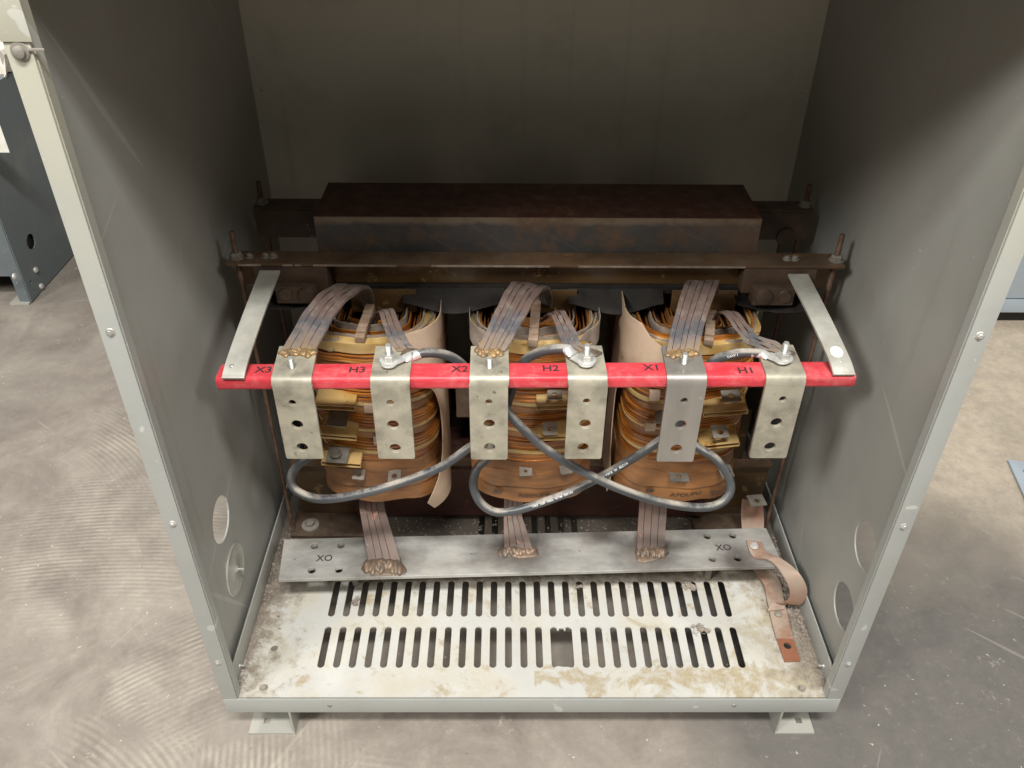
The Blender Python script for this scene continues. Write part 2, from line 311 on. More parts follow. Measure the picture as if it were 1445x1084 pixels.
# ---------------------------------------------------------------- geometry helpers
def wl(o):
    v = V((0, 0, 0))
    while o: v = v+o.location; o = o.parent
    return v
class G:
    def __init__(s): s.v = []; s.f = []
    def add(s, vs, fs):
        n = len(s.v); s.v += [V(a) for a in vs]; s.f += [tuple(i+n for i in f) for f in fs]; return s
    def mesh(s, me, mw=Matrix()):
        return s.add([mw @ v.co for v in me.vertices], [tuple(p.vertices) for p in me.polygons])
    def box(s, a, b, bev=0., mw=Matrix()):
        bm = bmesh.new(); bmesh.ops.create_cube(bm, size=1)
        a, b = V(a), V(b)
        for v in bm.verts: v.co = V(((a.x+b.x)/2+v.co.x*abs(b.x-a.x), (a.y+b.y)/2+v.co.y*abs(b.y-a.y), (a.z+b.z)/2+v.co.z*abs(b.z-a.z)))
        if bev: bmesh.ops.bevel(bm, geom=bm.edges[:], offset=bev, segments=2, affect='EDGES', profile=.6)
        bm.verts.index_update()
        s.add([mw @ v.co for v in bm.verts], [tuple(v.index for v in f.verts) for f in bm.faces]); bm.free(); return s
    def lathe(s, prof, n=24, mw=Matrix(), cap=True):     # prof: (r,z)
        vs = []; fs = []
        for r, z in prof:
            for i in range(n): a = 2*PI*i/n; vs.append(mw @ V((r*math.cos(a), r*math.sin(a), z)))
        for j in range(len(prof)-1):
            for i in range(n): fs.append((j*n+i, j*n+(i+1) % n, (j+1)*n+(i+1) % n, (j+1)*n+i))
        if cap: fs += [tuple(range(n))[::-1], tuple((len(prof)-1)*n+i for i in range(n))]
        return s.add(vs, fs)
    def cyl(s, p0, p1, r, n=20, r2=None):
        p0, p1 = V(p0), V(p1); d = p1-p0
        mw = Matrix.Translation(p0) @ d.to_track_quat('Z', 'Y').to_matrix().to_4x4()
        h = d.length; e = min(r*.2, h*.2); r2 = r if r2 is None else r2
        return s.lathe([(r-e, 0), (r, e), (r2, h-e), (r2-e, h)], n, mw)
    def hexn(s, p, ax, r, h):
        ax = V(ax).normalized(); mw = Matrix.Translation(V(p)) @ ax.to_track_quat('Z', 'Y').to_matrix().to_4x4()
        return s.lathe([(r, 0), (r, h*.82), (r*.86, h)], 6, mw)
    def tube(s, pts, r, n=12, cap=True):
        pts = [V(p) for p in pts]; vs = []; fs = []; up = None
        for i, p in enumerate(pts):
            t = (pts[min(i+1, len(pts)-1)]-pts[max(i-1, 0)]).normalized()
            if up is None: up = t.orthogonal().normalized()
            up = (up-t*up.dot(t)).normalized(); w = t.cross(up)
            rr = r[i] if isinstance(r, (list, tuple)) else r
            for k in range(n): a = 2*PI*k/n; vs.append(p+(up*math.cos(a)+w*math.sin(a))*rr)
        for i in range(len(pts)-1):
            for k in range(n): fs.append((i*n+k, i*n+(k+1) % n, (i+1)*n+(k+1) % n, (i+1)*n+k))
        if cap: fs += [tuple(range(n))[::-1], tuple((len(pts)-1)*n+k for k in range(n))]
        return s.add(vs, fs)
    def strip(s, lp, rp, th, wav=0., seed=0):             # sheet between two edge curves with a thickness
        n = len(lp); vs = []; fs = []; rr = random.Random(seed)
        for i in range(n):
            a, b = lp[i], rp[i]; j0, j1 = max(i-1, 0), min(i+1, n-1)
            t = ((lp[j1]+rp[j1])-(lp[j0]+rp[j0])); w = (b-a)
            nr = w.cross(t).normalized()*th/2
            jit = nr*rr.uniform(-wav, wav)
            vs += [a+nr+jit, b+nr+jit, b-nr+jit, a-nr+jit]
        for i in range(n-1):
            for k in range(4): fs.append((i*4+k, i*4+(k+1) % 4, (i+1)*4+(k+1) % 4, (i+1)*4+k))
        fs += [(3, 2, 1, 0), tuple((n-1)*4+k for k in range(4))]
        return s.add(vs, fs)
    def build(s, name, m, parent=None, smooth=35, label=None):
        o0 = wl(parent) if parent else V((0, 0, 0))
        me = bpy.data.meshes.new(name); me.from_pydata([v-o0 for v in s.v], [], s.f); me.update()
        bm = bmesh.new(); bm.from_mesh(me); bmesh.ops.remove_doubles(bm, verts=bm.verts, dist=1e-5)
        bmesh.ops.recalc_face_normals(bm, faces=bm.faces); bm.to_mesh(me); bm.free()
        if smooth:
            for p in me.polygons: p.use_smooth = True
            me.set_sharp_from_angle(angle=math.radians(smooth))
        me.materials.append(MT[m] if isinstance(m, str) else m)
        o = bpy.data.objects.new(name, me); col.objects.link(o)
        if parent: o.parent = parent
        if label: o['label'] = label
        return o
def empty(name, loc): o = bpy.data.objects.new(name, None); col.objects.link(o); o.location = loc; o.empty_display_size = .05; return o
def tag(o, label, cat, group=None):
    o['label'] = label; o['category'] = cat
    if group: o['group'] = group
    return o
def crom(pts, k=6):
    pts = [V(p) for p in pts]; out = []
    for i in range(len(pts)-1):
        p0 = pts[max(i-1, 0)]; p1 = pts[i]; p2 = pts[i+1]; p3 = pts[min(i+2, len(pts)-1)]
        for j in range(k):
            t = j/k
            out.append(.5*((2*p1)+(p2-p0)*t+(2*p0-5*p1+4*p2-p3)*t*t+(-p0+3*p1-3*p2+p3)*t**3))
    out.append(pts[-1]); return out
def circ(x, y, r, n=24, ry=None): return [(x+r*math.cos(2*PI*i/n), y+(ry or r)*math.sin(2*PI*i/n)) for i in range(n)]
def rrect(x0, y0, x1, y1, r, n=5):
    o = []
    for cx, cy, a in ((x1-r, y0+r, -90), (x1-r, y1-r, 0), (x0+r, y1-r, 90), (x0+r, y0+r, 180)):
        for i in range(n+1): t = math.radians(a+90*i/n); o.append((cx+r*math.cos(t), cy+r*math.sin(t)))
    return o
def plate(outline, holes, th, bev=0.):                    # flat plate in local XY with real holes
    cu = bpy.data.curves.new('tmp', 'CURVE'); cu.dimensions = '2D'; cu.fill_mode = 'BOTH'
    cu.extrude = max(th/2-bev, 1e-5); cu.bevel_depth = bev; cu.bevel_resolution = 1
    for pl in [outline]+list(holes):
        sp = cu.splines.new('POLY'); sp.points.add(len(pl)-1); sp.use_cyclic_u = True
        for i, (x, y) in enumerate(pl): sp.points[i].co = (x, y, 0, 1)
    if bev: cu.offset = -bev
    ob = bpy.data.objects.new('tmp', cu); col.objects.link(ob)
    dg = bpy.context.evaluated_depsgraph_get(); me = bpy.data.meshes.new_from_object(ob.evaluated_get(dg))
    bpy.data.objects.remove(ob); return me
def text_mesh(s, size, th=.0004, sh=0., sx=1.):
    cu = bpy.data.curves.new('tmp', 'FONT'); cu.body = s; cu.size = size; cu.extrude = th/2; cu.align_x = 'CENTER'; cu.align_y = 'CENTER'; cu.resolution_u = 3
    cu.offset = sh
    ob = bpy.data.objects.new('tmp', cu); col.objects.link(ob)
    dg = bpy.context.evaluated_depsgraph_get(); me = bpy.data.meshes.new_from_object(ob.evaluated_get(dg))
    bpy.data.objects.remove(ob)
    for v in me.vertices: v.co.x *= sx
    return me
def frame(o, x, y):                                       # matrix with local x,y,z axes at o
    x = V(x).normalized(); y = V(y); z = x.cross(y).normalized(); y = z.cross(x)
    return Matrix.Translation(V(o)) @ Matrix((x, y, z)).transposed().to_4x4()
XA, YA_, ZA = V((1, 0, 0)), V((0, 1, 0)), V((0, 0, 1))

# ================================================================ SETTING
GZ = -.095
g = G(); g.add([(-15, -15, GZ), (15, -15, GZ), (15, 15, GZ), (-15, 15, GZ)], [(0, 1, 2, 3)])
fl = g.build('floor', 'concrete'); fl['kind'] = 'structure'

# ================================================================ ENCLOSURE
D = .6725; HT = 1.01; W2 = .47; PW = .0226
enc = tag(empty('steel_enclosure', (0, .33, GZ)), 'large open-fronted grey sheet steel cabinet holding the transformer', 'electrical cabinet')
T = .0025
def wall(side, holes):
    x = side*(W2-.005)
    me = plate([(0.004, -.035), (D, -.035), (D, HT), (.004, HT)], holes, T)
    g = G(); g.mesh(me, frame((x, 0, 0), YA_, ZA)); return g
wl_ = wall(-1, [circ(.1412, .237, .0366, 48)]).build('left_wall', 'paint', enc)
wr_ = wall(1, [circ(.0703, .258, .0364, 48), circ(.0697, .129, .0372, 48)]).build('right_wall', 'paint', enc)
# raw rims of the knocked-out holes
for par, x, y, z in ((wl_, -.465, .1412, .237), (wr_, .465, .0703, .258), (wr_, .465, .0697, .129)):
    pts = [V((x, y+.0368*math.cos(a*PI/20), z+.0368*math.sin(a*PI/20))) for a in range(41)]
    G().tube(pts, .0013, 6, False).build('hole_rim', 'post', par)
g = G(); g.box((-W2+.0063, D, -.035), (W2-.0063, D+T, HT)); bk = g.build('back_wall', 'back', enc)
for s in (-1, 1):                                        # rear corner flanges with seam and screws
    g = G(); g.box((s*.4615, D-.0012, 0.), (s*.4395, D-.0004, HT-.005)); fo = g.build('corner_flange', 'back', enc)
    for z in (.70, .40, .93):
        G().lathe([(.0035, 0), (.003, .0018), (.001, .0025)], 12, frame((s*.450, D-.0012, z), XA, ZA)).build('screw', 'steel', fo)
G().box((-W2, .0, HT+.0005), (W2, D+T, HT+.004), .001).build('roof', 'paint', enc)
for s in (-1, 1):                                        # front posts: folded flange
    g = G()
    g.box((s*(W2-PW), -.0015, -.0002), (s*W2, .0012, HT), .0006)
    g.box((s*(W2-PW), .0012, -.0002), (s*(W2-PW-.0015), .014, HT))
    g.box((s*W2, .0012, -.035), (s*(W2-.0016), .02, HT))
    po = g.build('front_post', 'post', enc)
    zs = [at(155, 468, Y=0).z, at(245, 738, Y=0).z, at(312, 934, Y=0).z] if s < 0 else [at(1384, 473, Y=0).z, at(1276, 742, Y=0).z, at(1199, 936, Y=0).z]
    for z in zs:
        h = G(); h.lathe([(.0052, 0), (.0046, .0008), (.0036, .0012)], 16, frame((s*(W2-PW/2), -.0014, z), XA, ZA)); h.hexn((s*(W2-PW/2), -.002, z), (0, -1, 0), .0029, .0022)
        h.build('screw', 'steel', po)
# patched joint with a bolt high on the left post
zb = at(28, 72, Y=0).z
g = G(); g.box((-W2-.001, -.0033, zb+.008), (-W2+PW+.0035, -.0016, HT), .0008)
jp = g.build('post_overlap_plate', 'post', enc)
h = G(); h.lathe([(.0085, 0), (.0078, .0012)], 20, frame((-W2+.0125, -.0016, zb), XA, ZA)); h.lathe([(.0052, .0012), (.005, .0042), (.003, .005)], 20, frame((-W2+.0125, -.0016, zb), XA, ZA)); h.build('bolt', 'dull', jp)
G().box((-W2+.02, -.0034, zb+.0005), (-W2+.034, -.0016, zb+.003), .0006).build('cotter_pin', 'dull', jp)

# floor pan with slots
P0 = -.3317; PITCH = .6628/27; SW = .0056
slots = []
def slot(x, y0, y1, r=SW):
    pts = []
    for i in range(9): t = math.radians(180+180*i/8); pts.append((x+r*math.cos(t), y0+r+r*math.sin(t)))
    for i in range(9): t = math.radians(180*i/8); pts.append((x+r*math.cos(t), y1-r+r*math.sin(t)))
    return pts
for i in range(28):
    x = P0+i*PITCH
    if i in (15, 16): continue
    slots.append(slot(x, .0530, .1315))
xa, xb = P0+15*PITCH, P0+16*PITCH
slots.append([(xa-SW, .0575), (xa-SW*.6, .0532), (xa, .0545), (xa+.004, .0562), (xa+.012, .055), (xb-.004, .0548), (xb, .0532), (xb+SW*.7, .0545), (xb+SW, .059),
              (xb+SW, .127), (xb, .1315), (xb-.0045, .130), (xb-.005, .1245), (xa+.0175, .1240), (xa+.0165, .1285), (xa+.0095, .1285), (xa+.0085, .1243), (xa+.006, .1250), (xa+.0045, .1300), (xa, .1315), (xa-SW, .127)])
for i in range(28): slots.append(slot(P0+i*PITCH, .1515, .2285))
for i in range(28):
    x = P0+i*PITCH
    if -.11 < x < .11: slots.append(slot(x, .333, .4095))
ph = [circ(*at(387, 915, Z=0).xy, .0056, 20), circ(*at(395, 887, Z=0).xy, .0018, 10), circ(*at(393, 870, Z=0).xy, .0022, 10),
      circ(*at(368, 923, Z=0).xy, .001, 8), circ(*at(1111, 912, Z=0.001).xy, .0068, 16)]
me = plate([(-.4535, .0015), (.4535, .0015), (.4535, D-.004), (-.4535, D-.004)], slots+ph, .0024)
g = G(); g.mesh(me, Matrix.Translation((0, 0, -.0012)))
pan = g.build('floor_pan', 'pan', enc, smooth=30)
for s in (-1, 1):                                        # upturned sides of the pan
    g = G(); g.box((s*.4538, .0145, -.002), (s*.456, D-.003, .040), .0007)
    sf = g.build('pan_side_flange', 'post' if s > 0 else 'paint', enc)
    y = .048
    h = G(); h.cyl((s*.4536, y, .013), (s*.446, y, .013), .0022, 12); h.lathe([(.0048, 0), (.004, .0018)], 14, frame((s*.4536, y, .013), ZA, YA_ if s > 0 else -YA_))
    h.build('screw', 'steel', sf)
for px, py in ((372, 971), (1131, 972)):
    c = at(px, py, Z=0)
    h = G(); h.lathe([(.0065, 0), (.0062, .001)], 20, Matrix.Translation((c.x, c.y, 0))); h.hexn((c.x, c.y, .001), (0.1, 0, 1), .0046, .0035)
    h.build('pan_bolt', 'dull', pan)
# front sill
g = G(); g.box((-W2+.001, -.0016, -.0355), (W2-.001, .0004, -.0012), .0007); g.box((-W2+.001, .0004, -.0355), (W2-.001, .016, -.034))
sill = g.build('front_sill', 'post', enc)
for px in (465, 1036):
    c = at(px, 996, Y=-.002)
    h = G(); h.lathe([(.0036, 0), (.003, .0012), (.0012, .0018)], 14, frame((c.x, -.0014, c.z), XA, ZA)); h.build('screw', 'dull', sill)
# feet: bent channels
def foot(x0, x1, xw, yb=0.):
    g = G()
    sq = rrect(-.005, -.005, .005, .005, .001, 2)
    cx = (x0+x1)/2+(-.012 if xw > 0 else .012)
    hole = [(cx+a, .022+b) for a, b in sq]
    me = plate([(x0, 0), (x1, 0), (x1, .075), (x0, .075)], [hole], .003)
    g.mesh(me, Matrix.Translation((0, yb-.002, GZ+.0017)))
    xi = x1 if xw > 0 else x0; s = 1 if xw > 0 else -1
    g.box((xi-s*.003, yb-.001, GZ+.0034), (xi, yb+.073, -.037))
    g.box((x0, yb+.0, -.0375), (x1, yb+.073, -.0358))
    return g
foot(-.4465, -.373, 1).build('foot', 'foot', enc); foot(.3855, .4485, -1).build('foot', 'foot', enc)
foot(-.4465, -.373, 1, .58).build('foot', 'foot', enc); foot(.3855, .4485, -1, .58).build('foot', 'foot', enc)
# blanking disc over the lower left hole
dc = V((-.462, .1404, .129))
g = G(); mw = frame((-.4635, dc.y, dc.z), YA_, ZA); g.lathe([(.042, 0), (.042, .0012), (.0402, .0024), (.037, .0016), (.012, .0016), (.0105, .0022)], 48, mw)
hc = g.build('hole_cover', 'arm', enc)
h = G(); h.cyl((-.462, dc.y, dc.z), (-.449, dc.y, dc.z), .0023, 12); h.hexn((-.4615, dc.y, dc.z), XA, .0052, .0035); h.build('bolt', 'steel', hc)

# ================================================================ CORE
core = tag(empty('transformer_core', (0, .42, 0)), 'dark brown laminated core with clamp beams and tie rods behind the coils', 'transformer core')
YF, YB = .365, .485
g = G(); g.box((-.318, YF, .512), (.324, YB, .62), .0015); g.build('top_yoke', 'core', core)
g = G(); g.box((-.318, YF-.0025, .512), (.324, YF-.0003, .6195), .0008); g.build('yoke_face_plate', 'slate', core)
G().box((-.318, YF, .02), (.324, YB, .135), .002).build('bottom_yoke', 'core', core)
for x in (-.24, 0, .236): G().box((x-.045, YF+.001, .134), (x+.045, YB-.001, .513), .001).build('core_leg', 'core', core)
# front top clamp angle
g = G(); g.box((-.442, .322, .5615), (.443, .3605, .5665), .0012); g.box((-.442, .356, .512), (.443, .3608, .562), .001)
fc = g.build('top_clamp_beam', 'rust', core)
g = G(); g.box((-.295, .350, .520), (.302, .3555, .5595), .001); g.build('insulation_board', 'gold', core)
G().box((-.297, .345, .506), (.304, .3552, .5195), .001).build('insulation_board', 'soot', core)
for px in (349, 1123, 383, 1112, 372):
    c = at(px, 368, Z=.567); G().lathe([(.0065, 0), (.0065, .0012), (.0042, .0014), (.0042, .0045), (.003, .0055)], 16, Matrix.Translation((c.x, .341, .5665))).build('bolt', 'dull', fc)
# broken pale strips along the front lip
for a, b in ((-.425, -.393), (-.362, -.348), (-.344, -.336), (-.318, -.20), (-.15, .02), (.06, .3)):
    G().box((a, .3212, .5622), (b, .3222, .5652)).build('pale_edge', 'dusty', fc)
# end blocks under the top clamp
for s in (-1, 1):
    g = G(); g.box((s*.405, .3235, .52), (s*.3, .349, .5605), .0015); g.box((s*.375, .3085, .508), (s*.315, .3345, .535), .002)
    eb = g.build('end_bracket', 'clamp', core)
    h = G(); h.lathe([(.013, 0), (.012, .004), (.008, .006)], 20, frame((s*.33, .3085, .523), XA, ZA)); h.lathe([(.010, 0), (.009, .004)], 20, frame((s*.36, .3085, .524), XA, ZA)); h.build('bolt', 'clamp', eb)
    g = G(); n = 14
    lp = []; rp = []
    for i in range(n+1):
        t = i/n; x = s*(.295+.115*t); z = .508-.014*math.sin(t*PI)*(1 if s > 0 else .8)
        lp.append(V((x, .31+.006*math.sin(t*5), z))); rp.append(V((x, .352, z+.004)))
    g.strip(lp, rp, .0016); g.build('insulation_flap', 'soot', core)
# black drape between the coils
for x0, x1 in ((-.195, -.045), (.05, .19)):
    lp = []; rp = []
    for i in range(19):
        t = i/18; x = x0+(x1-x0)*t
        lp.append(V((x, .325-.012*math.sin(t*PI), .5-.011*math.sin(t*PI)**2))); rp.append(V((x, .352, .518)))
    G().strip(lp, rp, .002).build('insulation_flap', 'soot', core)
for s in (-1, 0, 1):   # gold insulation panels behind each coil top
    x = s*.238; G().box((x-.035, .335, .478), (x+.062, .338, .517), .0008).build('insulation_panel', 'gold', core)
# rear clamp channel
g = G(); g.box((-.442, .4875, .524), (.444, .5225, .5765), .002)
rc = g.build('rear_clamp_beam', 'clamp', core)
for s in (-1, 1): G().box((s*.43, .4858, .527), (s*.335, .4873, .572), .0006).build('rear_beam_face', 'clamp', core)
h = G(); c = at(1108, 334, Y=.485); h.lathe([(.015, 0), (.014, .003), (.01, .004)], 24, frame((c.x, .4856, c.z), XA, ZA)); h.build('washer', 'clamp', rc)
def tierod(x, y, ztop, zb_=.01, r=.0042, taper=True):
    g = G(); pr = [(r*.85, zb_)]
    z = zb_+.02; pr.append((r*.8, z)); z = .52; pr += [(r*.8, z)]
    while z < ztop: pr += [(r, z+.0006), (r*.82, z+.0018)]; z += .0024
    g.lathe(pr, 12, Matrix.Translation((x, y, 0))); return g
for (x, y, zt, zn) in ((-.4305, .338, .607, .5665), (.434, .338, .607, .5665), (-.431, .503, .613, .5765), (.4345, .503, .613, .5765)):
    rd = tierod(x, y, zt).build('tie_rod', 'rod', core)
    h = G(); h.lathe([(.0105, 0), (.0105, .0016)], 20, Matrix.Translation((x, y, zn+.0002))); h.hexn((x, y, zn+.0018), ZA, .0082, .0075)
    h.build('nut', 'dull', rd)
# bottom clamps
g = G(); g.box((-.425, .386, .002), (.434, .391, .139), .001); g.box((-.425, .372, .134), (.434, .3858, .139), .001)
bc = g.build('bottom_clamp_beam', 'rust', core)
G().box((.30, .3835, .03), (.4325, .3858, .1335), .001).build('clamp_cover_plate', 'gold', bc)
G().box((-.42, .3835, .03), (-.30, .3858, .1335), .001).build('clamp_cover_plate', 'gold', bc)
g = G(); g.box((-.425, .530, .002), (.434, .535, .139), .001); g.build('bottom_clamp_beam', 'rust', core)
g = G(); g.box((-.434, .326, .0006), (-.300, .3855, .0075), .0012); ft = g.build('mounting_foot', 'clamp', core)
g = G(); g.box((.305, .326, .0006), (.44, .3855, .0075), .0012); ft2 = g.build('mounting_foot', 'clamp', core)
c = at(438, 740, Z=.01)
h = G(); h.lathe([(.0165, 0), (.016, .0025), (.009, .003)], 28, Matrix.Translation((c.x, c.y, .0076))); h.hexn((c.x, c.y, .0105), (0, 0, 1), .0088, .007); h.build('anchor_bolt', 'dull', ft)
# wooden block lit behind, between coils
for x0, x1, z0, z1 in ((-.128, -.098, .225, .33), (.098, .122, .225, .33)):
    G().box((x0, .40, z0), (x1, .42, z1), .001).build('spacer_block', 'wood', core)

# ================================================================ COILS
def plan(cx, hw, yf, yb, r, n=8, bulge=.007):
    pts = []
    for (ax, ay, a0) in ((cx+hw-r, yb-r, 0), (cx-hw+r, yb-r, 90), (cx-hw+r, yf+r, 180), (cx+hw-r, yf+r, 270)):
        for i in range(n+1):
            t = math.radians(a0+90*i/n); pts.append((ax+r*math.cos(t), ay+r*math.sin(t)))
        if a0 == 180:
            for i in range(1, 8):
                q = i/8; x = cx-hw+r+(2*hw-2*r)*q; pts.append((x, yf-bulge*math.sin(q*PI)))
    return pts
def band(g, cx, prof, yf=.250, hw=.091, wob=0., rs=None, inner=.012):
    rs = rs or R_; rows = []; n = None
    for z, off in prof:
        pl = plan(cx, hw+off, yf-off, .595+off, .05+off); n = len(pl); rows.append([V((x, y, z+wob*math.sin(i*.7+z*90))) for i, (x, y) in enumerate(pl)])
    vs = [v for r in rows for v in r]; fs = []
    for j in range(len(rows)-1):
        for i in range(n): fs.append((j*n+i, j*n+(i+1) % n, (j+1)*n+(i+1) % n, (j+1)*n+i))
    # top and bottom returns
    pli = plan(cx, hw-inner, yf+inner, .595-inner, .05-inner*.5)
    m0 = len(vs); vs += [V((x, y, prof[0][0])) for x, y in pli]; m1 = len(vs); vs += [V((x, y, prof[-1][0])) for x, y in pli]
    for i in range(n):
        fs.append((m0+i, m0+(i+1) % n, (i+1) % n, i)); fs.append(((len(rows)-1)*n+i, (len(rows)-1)*n+(i+1) % n, m1+(i+1) % n, m1+i))
    g.add(vs, fs)
def layered(z0, z1, off, rs, step=.0031, dep=.0030):
    pr = []; z = z0
    while z < z1-.0015:
        e = min(z+step*rs.uniform(.7, 1.4), z1); o = off+rs.uniform(-.0016, .0018)
        pr += [(z+.0001, o-dep), (z+.0007, o), (e-.0006, o), (e, o-dep)]; z = e
    return pr
def ptab(g, px, py, w, dep, Y, rot=0., hole=.0045, tilt=0., th=.0022):
    """a tap lug: plate sticking forward out of the coil, its front edge centred on a photo position"""
    c = at(px, py, Y=Y)
    hh = [circ(0, dep*.45, hole, 14)] if hole else []
    me = plate(rrect(-w/2, 0, w/2, dep, .0012, 2), hh, th)
    mw = Matrix.Translation(c) @ Matrix.Rotation(rot, 4, 'Z') @ Matrix.Rotation(tilt, 4, 'X')
    g.mesh(me, mw)
def sleeve(g, x0p, x1p, yp, Y, dep=.040, h=.0075, tilt=.12, slant=0.):
    a = at(x0p, yp, Y=Y); b = at(x1p, yp+slant, Y=Y); th = .0009; d = (b-a); w = d.length; mw0 = frame(a, d, YA_) @ Matrix.Rotation(tilt, 4, 'X')
    for (p, q) in (((0, 0, 0), (w, dep, th)), ((0, 0, -h), (w, dep, -h+th)), ((0, 0, -h), (th, dep, th)), ((w-th, 0, -h), (w, dep, th))):
        g.box(p, q, 0, mw0)
def sheet(cx, side, off, prof, th=.0012, bow=.0):
    """barrier sheet wrapped round a coil corner; prof = (z, length round from the rear, flare)"""
    hw = .091+off; r = .05+off; yfc = .250-off+r; ybk = .44
    def pt(s, fl):
        straight = ybk-yfc
        if s < straight: p = V((cx+side*hw, ybk-s, 0)); n = V((side, 0, 0))
        else:
            a = (s-straight)/r
            if a < PI/2: p = V((cx+side*(hw-r+r*math.cos(a)), yfc-r*math.sin(a), 0)); n = V((side*math.cos(a), -math.sin(a), 0))
            else: p = V((cx+side*(hw-r-(a-PI/2)*r), yfc-r, 0)); n = V((0, -1, 0))
        return p+n*fl*max(0, s/.25)**2
    g = G(); ns = 22; rows = []
    for (z, s1, fl) in prof: rows.append([pt(.06+(s1-.06)*i/ns, fl)+V((0, 0, z)) for i in range(ns+1)])
    vs = []; fs = []; nz = len(rows); m = ns+1
    for k in (0, 1):
        for r_ in rows:
            for i, v in enumerate(r_):
                q = r_[min(i+1, ns)]-r_[max(i-1, 0)]; nn = V((q.y, -q.x, 0)).normalized()*th*(.5-k); vs.append(v+nn)
    o = nz*m
    for j in range(nz-1):
        for i in range(ns):
            a = j*m+i; fs.append((a, a+1, a+1+m, a+m)); fs.append((o+a, o+a+m, o+a+1+m, o+a+1))
    for j in range(nz-1):
        for i in (0, ns): a = j*m+i; fs.append((a, a+m, o+a+m, o+a))
    for j in (0, nz-1):
        for i in range(ns): a = j*m+i; fs.append((a, a+1, o+a+1, o+a))
    return g.add(vs, fs)
def on_front(me, cx, xc, zc, off, g, flip=False):          # wrap lettering on the curved coil front
    yf = .250-off; hw = .091+off; r = .05+off
    for v in me.vertices:
        x = xc+(-v.co.x if flip else v.co.x); z = zc+(-v.co.y if flip else v.co.y)
        q = (x-(cx-hw+r))/(2*hw-2*r); q = min(max(q, 0), 1)
        v.co = V((x, yf-.007*math.sin(q*PI)-.0006-v.co.z*.5, z))
    g.mesh(me)

